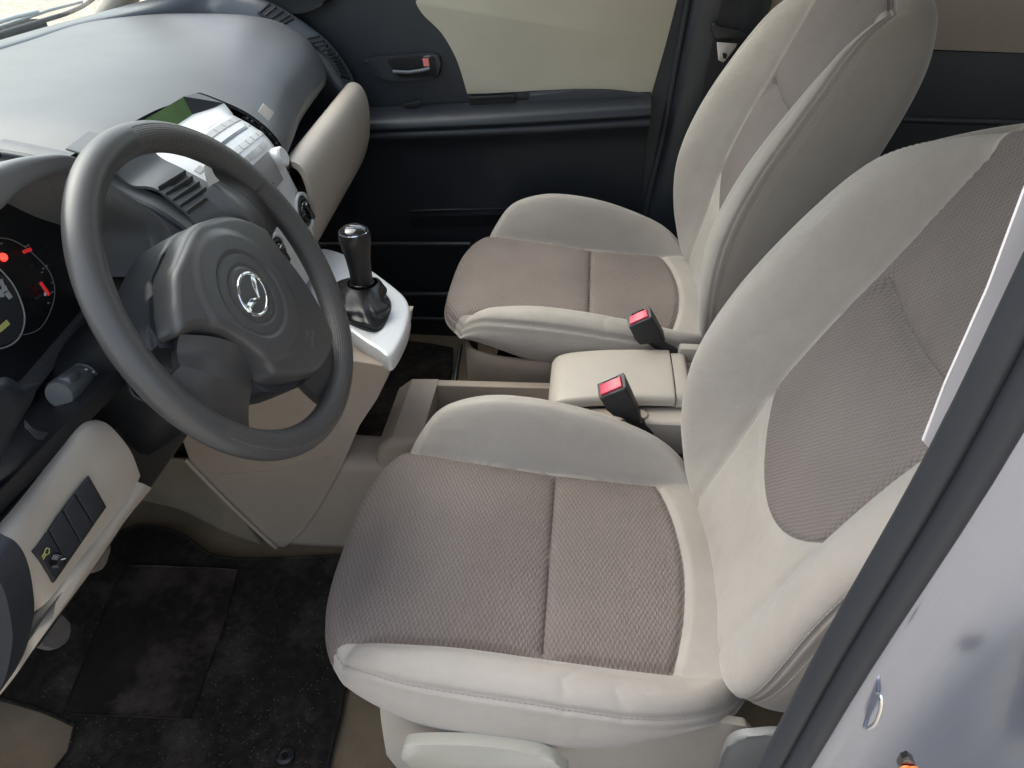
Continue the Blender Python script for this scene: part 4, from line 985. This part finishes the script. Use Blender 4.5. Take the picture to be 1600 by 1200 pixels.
# silver tray : top surface sloping slightly, rounded outer end
def tz(x): return .505+(-.30-x)*.16
def ont(u, v):
    z = .51
    for _ in range(8): p = U(u, v, 'z', z); z = tz(p[0])
    return U(u, v, 'z', z)
tp = [ont(u, v) for u, v in ((610, 556), (590, 545), (556, 523), (500, 478), (470, 430), (492, 392), (512, 388), (550, 402), (585, 425), (618, 450), (634, 466), (640, 482), (638, 500), (630, 524))]
tpo = cr(tp, 4, True)
cx_ = tpo.mean(0); rows = []
for q, (k, dz) in enumerate(((.9, .0005), (.955, 0), (.985, -.0015), (1.0, -.006), (1.004, -.014), (.995, -.030), (.97, -.033))):
    rows.append([A(cx_[0]+(p[0]-cx_[0])*k, cx_[1]+(p[1]-cx_[1])*k, tz(cx_[0]+(p[0]-cx_[0])*k)+dz) for p in tpo])
V = np.array(rows).reshape(-1, 3); nn2 = len(tpo); F = [f for f in grid_faces(len(rows), nn2, False, True)]; F.append(tuple(range(nn2)))
bm = bmesh.new(); vs = [bm.verts.new(v) for v in V]; [bm.faces.new([vs[i] for i in f]) for f in F]; tray = from_bm('gear_surround', bm, SILVER_P, cons, True, 40)
bm = bmesh.new(); add_box(bm, ont(526, 470)+A(0, 0, .001), (.028, .018, .004), None, .001); from_bm('small_recess', bm, BLACK_P, tray)
lever = thing('gear_lever', 'black gear lever with shiny top cap and crumpled leather boot', 'gear lever', (-.37, .05, .5))
yk = .045
tpk, btk = U(553, 364, 'y', yk), U(566, 442, 'y', yk)
axk = tpk-btk; Lk = np.linalg.norm(axk); axk /= Lk
bm = bmesh.new(); add_lathe(bm, [(0, -.002), (.019, 0), (.0195, .006), (.0195, Lk*.25), (.0215, Lk*.5), (.0255, Lk*.75), (.0275, Lk*.90), (.0265, Lk*.99), (.0240, Lk*1.04)], btk, axk, 36); from_bm('knob', bm, LEATHER_K, lever, True, 50)
bm = bmesh.new(); add_lathe(bm, [(.0242, Lk*1.03), (.0240, Lk*1.06), (.020, Lk*1.10), (.012, Lk*1.13), (0, Lk*1.14)], btk, axk, 36); kc = from_bm('knob_cap', bm, GLOSSB, lever, True, 50)
bm = bmesh.new(); add_lathe(bm, [(.0248, Lk*1.025), (.0257, Lk*1.035), (.0248, Lk*1.05)], btk, axk, 36); from_bm('cap_ring', bm, CHROME, kc)
tq = btk+axk*Lk*1.142; a1 = np.cross(axk, A(0, 1, 0)); a1 /= np.linalg.norm(a1)
for k in (-1, 0, 1): tube('shift_mark', [tq+A(0, k*.005, 0)-a1*.005-axk*.002*abs(k), tq+A(0, k*.005, 0)+a1*.005-axk*.002*abs(k)], .0005, PALE, kc, 5)
tube('shift_mark', [tq+A(0, -.005, 0)-axk*.001, tq+A(0, .005, 0)-axk*.001], .0005, PALE, kc, 5)
bm = bmesh.new(); add_lathe(bm, [(.0198, -.004), (.0215, -.003), (.0215, .003), (.0198, .004)], btk, axk, 32); from_bm('collar', bm, LEATHER_K, lever)
# boot: a soft pyramid with folds
base = cr([ont(u, v) for u, v in ((524, 462), (520, 492), (545, 505), (575, 517), (592, 516), (603, 500), (609, 478), (600, 462), (570, 446), (540, 442))], 10, True)
ncb = len(base); rows = []
c_t = btk
for i, t in enumerate(np.linspace(0, 1, 34)):
    row = []
    for k in range(ncb):
        a = 2*math.pi*k/ncb
        rel = base[k]-A(*base.mean(0)); ang_ = math.atan2(rel[1], rel[0])
        top_ = c_t+.027*(math.cos(ang_)*A(1, 0, 0)+math.sin(ang_)*A(0, 1, 0))
        f = .12*t+.88*t**3.6
        p = base[k]*(1-f)+top_*f
        p[2] = base[k][2]+(top_[2]-base[k][2])*(t**1.05)
        fold = .0062*math.sin(a*4+t*3+.8*math.sin(a*2))*math.sin(math.pi*min(1, t*1.1))+.0022*math.sin(a*9+t*6)*math.sin(math.pi*t)+.0028*math.sin(t*13+2.2*math.sin(a*2+1))*math.sin(math.pi*t)
        d = rel.copy(); d[2] = .3*np.linalg.norm(d); d /= np.linalg.norm(d); row.append(p+d*fold)
    rows.append(row)
V = np.array(rows).reshape(-1, 3); F = grid_faces(34, ncb, False, True); bm = bmesh.new(); vs = [bm.verts.new(v) for v in V]; [bm.faces.new([vs[i] for i in f]) for f in F]
from_bm('boot', bm, LEATHER_K, lever, True, 70)
tube('boot_frame', [p+A(0, 0, .002) for p in base], .003, BLACK_P, lever, 8, closed=True)

# ------------------------------------------------------------------ console between the seats
mid_c = thing('storage_console', 'pale beige console between the seats with lidded box, cup tray and hollow', 'console', (-.05, 0, 0))
def cx2(name, prof, y0, y1, m, par, bev=.006): return extr(name, [(x, y0, z) for x, z in prof], (0, y1-y0, 0), m, par, bev, 3)
# body with an open cup tray : side walls, ends and a sunken floor
bodyp = [(-.372, .02), (-.366, .20), (-.352, .275), (-.325, .300), (-.25, .303), (-.05, .308), (.02, .335), (.30, .345), (.30, .02)]
w1 = [(-.385, .02), (-.372, .20), (-.352, .278), (-.322, .303), (-.268, .306), (-.268, .02)]
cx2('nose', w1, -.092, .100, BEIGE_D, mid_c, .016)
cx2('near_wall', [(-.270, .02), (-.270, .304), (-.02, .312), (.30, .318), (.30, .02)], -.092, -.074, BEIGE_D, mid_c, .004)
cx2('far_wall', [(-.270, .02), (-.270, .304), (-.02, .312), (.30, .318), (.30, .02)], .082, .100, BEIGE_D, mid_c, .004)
box('tray_floor', (-.13, .004, .215), (.28, .155, .01), GLOSSB, mid_c, 0)
bm = bmesh.new(); add_lathe(bm, [(.036, 0), (.037, .07), (.040, .072), (.041, .0)], (-.205, .0, .218), (0, 0, 1), 40); from_bm('cup_ring', bm, BLACK_P, mid_c)
cx2('box_body', [(-.03, .20), (-.03, .338), (-.01, .352), (.05, .362), (.24, .372), (.24, .20)], -.088, .105, BEIGE_P, mid_c, .008)
# lid : crowned
LID = [(870, 590), (890, 566), (930, 554), (1000, 542), (1056, 537)]
rows = []
for x, z in ((-.040, .352), (-.038, .372), (-.026, .388), (.0, .397), (.05, .405), (.11, .410), (.172, .413), (.180, .411)):
    rows.append([(x, -.060, z-.020), (x-.0, -.058, z-.006), (x, -.045, z), (x, .01, z+.003), (x, .075, z), (x, .094, z-.006), (x, .098, z-.020)])
lid = lsheet('box_lid', rows, BEIGE_P, mid_c, .006, 5, 5, False, 60)
rows = [[(x, y, z) for y, z in ((-.060, .395-.004), (-.045, .411), (.01, .414), (.075, .411), (.098, .391))] for x in (.182, .205, .212)]
rows[2] = [(a, b, c-.016) for a, b, c in rows[2]]
lsheet('lid_hinge', rows, BEIGE_P, lid, .006, 4, 5)
box('rear_ledge', (.235, .01, .372), (.05, .19, .02), BEIGE_P, mid_c, .006)
box('rear_bracket', (.225, .105, .395), (.05, .022, .035), BEIGE_P, mid_c, .006)
# ledge beside the lid; oval hollow drawn flat, its shade put in as colour
cx2('side_ledge', [(-.03, .30), (-.028, .350), (.0, .366), (.05, .374), (.20, .385), (.22, .30)], -.092, -.052, BEIGE_P, mid_c, .007)
hol = [A(.05+.055*math.copysign(abs(math.cos(t))**.6, math.cos(t))+.03, -.073+.016*math.copysign(abs(math.sin(t))**.7, math.sin(t)), .3795) for t in np.linspace(0, 2*math.pi, 32, endpoint=False)]
hol = [A(p[0], p[1], .374+(p[0]-.05)*.073+.0035) for p in hol]
extr('hollow', hol, (0, 0, -.004), BEIGE_D, mid_c, .001, 1)
tube('hollow_rim', hol[2:14], .0012, BLACK_P, mid_c, 6)

# ------------------------------------------------------------------ belt buckles
BUCK = mat('buckle_black', (.016, .016, .018), .5, bump=.4, bscale=500)
REDB = mat('buckle_red', (.62, .045, .09), .35, bump=0, var=.08)
def buckle(name, label, pts, y, depth, skew):
    """pts: px of top-left, top-right, right foot, left foot of the face seen from the near side"""
    t = thing(name, label, 'belt buckle', tuple(U(*pts[3], 'y', y)), 'belt buckles beside the storage console')
    a, b, c, d = [U(u, v, 'y', y) for u, v in pts]
    o = cr([a*.92+b*.08, a*.5+b*.5+(a-d)*.01, b*.92+a*.08, b*.75+c*.25, c*.8+b*.2, c, d, d*.75+a*.25, a*.75+d*.25], 4, True)
    dv = A(*skew)*depth
    bm = bmesh.new(); add_prism(bm, [a, a*.5+b*.5, b, b*.66+c*.34+(c-d)*.02, c, d, d*.6+a*.4+(d-c)*.03], dv, .005, 3); from_bm('buckle_body', bm, BUCK, t)
    ax = (a-d); ax /= np.linalg.norm(ax); lat = b-a
    up_ = np.cross(lat, dv); up_ /= np.linalg.norm(up_); up_ = up_ if up_@ax > 0 else -up_
    q = [a+lat*.10+dv*.14, a+lat*.90+dv*.14, a+lat*.88+dv*.80, a+lat*.55+dv*.70, a+lat*.12+dv*.80]
    bm = bmesh.new(); add_prism(bm, [p+up_*.0045 for p in q], -up_*.008, .0018, 2); rb = from_bm('release_button', bm, REDB, t)
    bm = bmesh.new(); add_prism(bm, [p+up_*.0052 for p in [a+lat*.25+dv*.84, a+lat*.78+dv*.84, a+lat*.78+dv*.90, a+lat*.25+dv*.90]], -up_*.003, 0); from_bm('tongue_slot', bm, GLOSSB, t)
    m = (c+d)/2+dv/2; tube('stalk', [m, m+(m-(a+b)/2)*.6+A(.01, 0, 0), m+(m-(a+b)/2)*1.2+A(.03, 0, 0)], .012, BUCK, t, 10)
    return t
buckle('belt_buckle', 'black belt buckle with red button beside the near seat and storage box', [(936, 624), (978, 606), (1004, 664), (958, 652)], -.110, .030, (-.12, 1, .30))
buckle('belt_buckle', 'black belt buckle with red button against the far seat cushion', [(982, 512), (1018, 496), (1040, 534), (1000, 541)], .092, .026, (-.12, 1, .30))

# ------------------------------------------------------------------ seat bases, lever, rails
sbD = DRV; 
rows = [[U(u, v, 'y', -.572) for u, v in ((592, 1085), (640, 1110), (720, 1130), (860, 1145), (1000, 1140), (1080, 1125), (1165, 1135))],
        [U(u, v, 'y', -.576) for u, v in ((596, 1130), (645, 1160), (725, 1180), (860, 1200), (1000, 1190), (1085, 1170), (1190, 1170))],
        [U(u, v, 'y', -.580) for u, v in ((604, 1180), (660, 1240), (740, 1260), (870, 1270), (1010, 1260), (1100, 1240), (1200, 1230))]]
lsheet('side_trim', rows, BEIGE_P, DRV, .012, 5, 5)
lev = cr([U(u, v, 'y', -.625) for u, v in ((628, 1176), (640, 1166), (700, 1164), (770, 1168), (840, 1180), (872, 1196), (880, 1216), (760, 1216), (660, 1206), (632, 1196))], 4, True)
extr('height_lever', lev, (0, .016, 0), mat('lever_beige', (.42, .40, .34), .32, bump=.1), DRV, .006, 3)
rc = cr([U(u, v, 'y', -.602) for u, v in ((1180, 1150), (1142, 1160), (1124, 1195), (1118, 1240), (1180, 1270), (1230, 1220), (1235, 1155))], 4, True)
extr('recliner_cover', rc, (0, .010, 0), mat('recliner_grey', (.20, .20, .195), .45, bump=.2), DRV, .006, 3)
box('seat_pan', (-.02, -.36, .21), (.44, .42, .09), BLACK_P, DRV, .03)
box('seat_pan', (.03, .36, .24), (.40, .38, .09), BLACK_P, PAS, .03)
rows = []
for z, k in ((.345, 1.0), (.325, 1.0), (.30, .985), (.26, .96), (.215, .93), (.20, .90)):
    rows.append([(x, .36+(y-.36)*k, z+dz) for x, y, dz in ((-.225, .30, 0), (-.225, .19, 0), (-.195, .145, 0), (-.12, .127, 0), (.0, .122, 0), (.12, .122, 0), (.25, .13, 0))])
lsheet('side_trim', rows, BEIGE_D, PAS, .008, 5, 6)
tube('adjust_bar', cr([(-.245, .24, .30), (-.25, .20, .255), (-.245, .165, .235), (-.20, .158, .230), (-.14, .158, .232)], 5), .0055, STEEL if 0 else BLACK_P, PAS, 10)
for y in (.20, .52): box('rail', (.0, y, .035), (.56, .03, .03), BLACK_P, PAS, .003)
for y in (-.50, -.20): box('rail', (.08, y, .035), (.56, .03, .03), BLACK_P, DRV, .003)
extr('rail_cover', px([(748, 580), (756, 579), (770, 596), (800, 612), (762, 612)], 'y', .17), (0, .02, 0), BEIGE_P, PAS, .002)
box('rail_end', (-.255, .19, .05), (.05, .04, .045), BLACK_P, PAS, .004)

# ------------------------------------------------------------------ mats
def matmesh(name, pts, th, m, label, wob=.0):
    o_ = cr(pts, 2, True); bm = bmesh.new(); add_prism(bm, [p+A(0, 0, 0) for p in o_], (0, 0, -th), .003, 2); o = from_bm(name, bm, m, None, True, 40); return setp(o, label, 'floor mat', 'carpet mats in the footwells')
mt = [(-40, 1080), (0, 1091), (60, 1108), (112, 1131), (116.5, 1133), (117, 1137), (108, 1175), (90, 1230), (300, 1275), (505, 1260), (512, 1200), (533, 1110), (545, 1060), (600, 1000), (640, 880), (600, 868), (530, 868), (400, 874), (340, 870), (315, 858), (295, 842), (270, 830), (235, 823), (200, 826), (175, 842), (150, 880), (95, 930), (40, 1020), (0, 1080)]
mat1 = matmesh('floor_mat', [U(u, v, 'z', .016) for u, v in mt], .012, CARPET_K, 'worn black carpet mat with raised heel pad in the driver footwell')
bm = bmesh.new(); add_prism(bm, cr([U(u, v, 'z', .0195) for u, v in ((205, 884), (285, 886), (362, 890), (368, 900), (346, 985), (322, 1050), (300, 1112), (285, 1122), (190, 1118), (108, 1114), (104, 1102), (150, 990), (192, 895))], 4, True), (0, 0, -.004), .0012, 2)
from_bm('heel_pad', bm, PAD_K, mat1)
tube('pad_edge', cr([U(u, v, 'z', .0195) for u, v in ((205, 884), (285, 886), (362, 890), (368, 900), (346, 985), (322, 1050), (300, 1112), (285, 1122), (190, 1118), (108, 1114), (104, 1102), (150, 990), (192, 895))], 4, True), .0016, PAD_K, mat1, 6, closed=True)
bm = bmesh.new(); add_lathe(bm, [(.005, .004), (.009, .005), (.014, .003), (.015, 0)], U(446, 1182, 'z', .017), (0, 0, 1), 24); from_bm('fixing_button', bm, BLACK_P, mat1)
tube('bound_edge', [p for p in cr([U(u, v, 'z', .015) for u, v in mt], 2, True)], .0035, CARPET_K, mat1, 6, closed=True)
mt2 = [(0.0, 0, 0)]
P2 = [A(-.98, .16, .014), A(-.40, .14, .014), A(-.345, .20, .014), A(-.33, .45, .014), A(-.34, .62, .014), A(-.42, .67, .014), A(-.98, .67, .014)]
mat2 = matmesh('floor_mat', P2, .010, CARPET_K, 'black carpet mat in the dark far footwell in front of the far seat')
# crumbs and fluff trodden into the near mat
LINT = mat('lint', (.17, .155, .14), .9, bump=0, var=.3)
bm = bmesh.new(); rnd = random.Random(3); k = 0
while k < 520:
    u, v = rnd.uniform(10, 530), rnd.uniform(900, 1230)
    if k > 380 and (abs(u-380) > 90 or abs(v-1140) > 60) and rnd.random() < .5: continue
    if v < 1092-1.0*u*.0 and u < 60+ (1092-v)*.6: continue
    if u > 505 and v > 1100: continue
    p = U(u, v, 'z', .0185); a = rnd.uniform(0, math.pi); l = rnd.choice((.0008, .0012, .0015, .003, .005)); w = .0003 if l > .002 else .0006
    d = A(math.cos(a), math.sin(a), rnd.uniform(0, .4))*l; add_tube(bm, [p-d*.5, p+A(0, 0, .0006), p+d*.5], w, 4); k += 1
o = from_bm('mat_fluff', bm, LINT, None); setp(o, kind='stuff')

# ------------------------------------------------------------------ pedals
def pedal(name, label, pts, z_or_y, m, armto):
    t = thing(name, label, 'pedal', tuple(U(*pts[0], 'x', z_or_y)), 'pedals in the near footwell')
    o_ = cr([U(u, v, 'x', z_or_y) for u, v in pts], 4, True); bm = bmesh.new(); add_prism(bm, [p for p in o_], (-.014, 0, -.006), .004, 3); from_bm('pad', bm, m, t)
    c = o_.mean(0); tube('arm', [c+A(-.012, 0, 0), c+A(-.05, .0, .06), A(*armto)], .008, STEEL, t, 10); return t
PEDM = mat('pedal_rubber', (.075, .07, .068), .55, var=.2, bump=.5, bscale=300, dirt=(.16, .15, .14), dirt_amt=.6, dirt_scale=25)
pd = pedal('clutch_pedal', 'worn grey rubber pedal pad just below the beige lower panel', [(60, 1004), (56, 975), (72, 958), (92, 958), (108, 972), (113, 984), (106, 1000), (92, 1013), (74, 1010)], -.62, PEDM, (-.85, -.50, .52))
pd = pedal('brake_pedal', 'dusty brownish pedal half hidden behind the lower panel beside the carpet edge', [(140, 880), (150, 850), (166, 838), (173, 848), (168, 880), (152, 893), (140, 893)], -.70, mat('pedal_dusty', (.20, .165, .13), .7, var=.3, bump=.4, dirt=(.05, .04, .04), dirt_amt=.6, dirt_scale=30), (-.92, -.36, .50))
# ------------------------------------------------------------------ far front door
door = thing('front_door', 'closed far door with dark panel, pale cloth insert and slim armrest', 'car door', (-.2, .75, .1))
DY = .735
def dpx(L, y=DY): return px(L, 'y', y)
extr('door_panel', [(-1.02, DY, -.28), (-1.02, DY, .93), (-.60, DY, .915), (.0, DY, .925), (.205, DY, .935), (.19, DY, .60), (.178, DY, .40), (.165, DY, -.28)], (0, .06, 0), NAVY_P, door, .006)
ins = cr(dpx([(652, 0), (650, 5), (662, 24), (690, 52), (712, 90), (724, 125), (730, 147)], .732), 5)
poly = list(ins)+[U(760, 146, 'y', .732)]+list(cr(dpx([(830, 142), (900, 139), (960, 140), (1018, 147)], .732), 5))+[U(1040, 70, 'y', .732), U(1058, 0, 'y', .732), U(1072, -60, 'y', .732), U(640, -60, 'y', .732)]
extr('cloth_insert', poly, (0, .012, 0), VELOUR, door, .004, 3)
# armrest : upper shelf stepping out, highlight edge, underside
def arow(z, y, u0=-.60, u1=.150): return [(x, y-(.012*math.sin((x-u0)/(u1-u0)*math.pi)), z+.055*(x-u0)/(u1-u0)) for x in np.linspace(u0, u1, 7)]
rows = [arow(.668, .733), arow(.664, .722), arow(.655, .694), arow(.646, .678), arow(.634, .672), arow(.628, .675), arow(.626, .684), arow(.618, .676), arow(.606, .676), arow(.59, .692), arow(.56, .712), arow(.48, .726), arow(.38, .733)]
rows = [[(x, y, z-.012) for x, y, z in r] for r in rows]
lsheet('armrest', rows, NAVY_P, door, .004, 4, 5)
pad_ = [U(u, v, 'y', .715) for u, v in ((826, 146), (900, 141), (960, 143), (1018, 150), (1008, 168), (940, 172), (826, 178))]
extr('armrest_pad', pad_, (0, .014, 0), mat('armrest_vinyl', (.030, .036, .046), .5, bump=.5, bscale=300), door, .006, 3)
ph = dpx([(733, 152), (804, 149), (806, 164), (735, 168)], .712)
extr('pull_recess_shade', ph, (0, .01, 0), mat('deep_black', (.004, .004, .005), .7, bump=0), door, .001)  # flat plate; the shade inside the pull is put into its black colour
tube('recess_rim', dpx([(733, 153), (804, 150), (805, 152)], .709), .0018, NAVY_P, door, 6)
sw_ = dpx([(627, 164), (655, 158), (658, 160), (648, 168), (636, 169)], .712); wsw = extr('window_switch', sw_, (0, .006, 0), BLACK_P, door, .001)
# door pull bezel with lever and lock
bz = cr(dpx([(569, 97), (580, 90), (625, 86), (660, 83), (683, 85), (688, 100), (684, 120), (660, 124), (625, 127), (600, 124), (580, 112)], .722), 4, True)
bez = extr('handle_bezel', bz, (0, .012, 0), NAVY_P, door, .004, 3)
cavo = cr(dpx([(606, 92), (640, 90), (674, 88), (680, 100), (678, 118), (650, 121), (625, 120), (614, 108)], .7195), 4, True)
cav = extr('handle_recess_shade', cavo, (0, .004, 0), MATS['deep_black'], bez, .001)  # no cavity cut: near-black colour stands in for shade behind the lever
tube('door_handle', dpx([(614, 112), (640, 113), (660, 110), (672, 107)], .712), .0042, mat('handle_grey', (.12, .13, .15), .25, bump=0), bez, 8)
extr('lock_button', dpx([(660, 92), (669, 91), (671, 104), (662, 104)], .714), (0, .006, 0), PINKR, bez, .001)
tube('lock_edge', dpx([(662, 89), (673, 88)], .713), .0022, MATS['handle_grey'], bez, 6)
# door pocket as a flat near-black plate, coloured for the shade inside
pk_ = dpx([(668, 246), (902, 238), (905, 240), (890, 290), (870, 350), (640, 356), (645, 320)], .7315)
extr('door_pocket_shade', pk_, (0, .004, 0), MATS['deep_black'], door, .001)
tube('pocket_lip', cr(dpx([(640, 330), (760, 326), (880, 322)], .725), 4), .006, BLACK_P, door, 8)
# belt line, window and the dark mirror corner
tube('belt_seal', [(-.72, .742, .905), (-.40, .742, .915), (.20, .742, .940)], .006, RUBBER, door, 8)
GV = [[(-.70, .748, .92), (.20, .748, .945)], [(-.42, .665, 1.33), (.20, .655, 1.38)]]
lsheet('window_glass', GV, GLASS, door, .003, 2, 2)
tube('window_frame', [(-.80, .746, .92), (-.42, .66, 1.35), (.20, .65, 1.40), (.215, .75, .92)], .02, BLACK_P, door, 8)
mir = cr([U(u, v, 'y', .70) for u, v in ((372, -40), (380, 0), (402, 14), (440, 21), (475, 20), (500, 10), (512, -4), (505, -60))], 4, True)
extr('corner_trim', mir, (0, .035, 0), BLACK_P, door, .01, 3)
# ------------------------------------------------------------------ far pillar and belt
fp = thing('centre_pillar', 'dark far door pillar trim behind the far front door', 'pillar', (.26, .72, .4))
rows = [[(x0, .742, z), (x0+.004, .722, z), (x0+.02, .712, z), (x0+.07, .705, z), (x0+.13, .705, z), (x0+.16, .72, z), (x0+.162, .742, z)] for x0, z in ((.185, .02), (.178, .38), (.198, .60), (.222, .93), (.25, 1.38))]
lsheet('pillar_trim', rows, mat('pillar_black', (.018, .022, .028), .4, bump=.3), fp, .004, 6, 5)
tube('door_seal', cr([(.176, .735, .02), (.170, .735, .38), (.192, .735, .62), (.212, .735, .93), (.24, .69, 1.38)], 5), .010, RUBBER, fp, 8)
belt = thing('seat_belt', 'black seat belt with pale metal tongue hanging on the far pillar', 'seat belt', (.30, .69, .8))
bw = A(.030, 0, .004)
rows = [[A(x, y, z), A(x, y, z)+bw*.6, A(x, y, z)+bw*1.4] for x, y, z in ((.30, .694, 1.28), (.285, .694, 1.0), (.272, .694, .85), (.262, .696, .70), (.25, .698, .40), (.25, .70, .10))]
lsheet('webbing', rows, mat('belt_web', (.018, .018, .020), .7, bump=.8, bscale=700), belt, .0015, 5, 4)
extr('tongue_cap', px([(1112, 38), (1118, 36), (1124, 44), (1158, 48), (1170, 60), (1118, 62), (1112, 52)], 'y', .672), (0, .014, 0), BLACK_P, belt, .003)
tg = px([(1120, 66), (1152, 68), (1150, 74), (1134, 94), (1130, 98), (1122, 94)], 'y', .674)
tng = extr('belt_tongue', tg, (0, .003, 0), mat('tongue_metal', (.62, .62, .62), .25, bump=0, metal=.8), belt, .0008)
extr('tongue_hole', px([(1129, 83), (1136, 84), (1135, 92), (1130, 91)], 'y', .6715), (0, .001, 0), MATS['deep_black'], tng, 0)
# ------------------------------------------------------------------ far rear door and rear cabin
rd = thing('rear_door', 'closed far rear door with beige upper and dark lower trim', 'car door', (.9, .76, .1))
extr('door_panel', [(.36, .745, -.28), (.36, .745, .815), (1.1, .745, .800), (1.9, .745, .80), (1.9, .745, -.28)], (0, .04, 0), BLACK_P, rd, .004)
extr('upper_trim', [(.36, .738, .817), (.36, .738, 1.02), (1.9, .738, 1.02), (1.9, .738, .802), (1.1, .738, .802)], (0, .045, 0), BEIGE_D, rd, .004)
tube('trim_groove', [(.40, .742, .66), (1.1, .742, .655), (1.8, .742, .65)], .008, NAVY_P, rd, 8)
lsheet('window_glass', [[(.42, .752, 1.02), (1.9, .752, 1.02)], [(.42, .66, 1.38), (1.9, .64, 1.36)]], GLASS, rd, .003, 2, 2)
# rear bench, out of sight behind the front seats
bench = thing('rear_bench', 'rear bench seat behind the two front seats', 'bench seat', (1.3, 0, 0))
box('bench_cushion', (1.22, 0, .28), (.5, 1.3, .2), CREAM_SIDE, bench, .05, None, 4)
box('bench_back', (1.52, 0, .62), (.18, 1.3, .6), CREAM_SIDE, bench, .05, frame((1, 0, -.3)), 4)

sill2 = thing('door_sill', 'black sill strips along the floor below the far front door', 'sill', (-.4, .7, .05))
for L_, y, r in (([(470, 382), (600, 381), (735, 381)], .705, .006), ([(560, 461), (640, 459), (715, 460)], .70, .007), ([(560, 498), (640, 497), (715, 499)], .695, .005)):
    tube('sill_strip', px(L_, 'y', y), r, mat('strip_black', (.045, .048, .052), .4, bump=.1), sill2, 8)
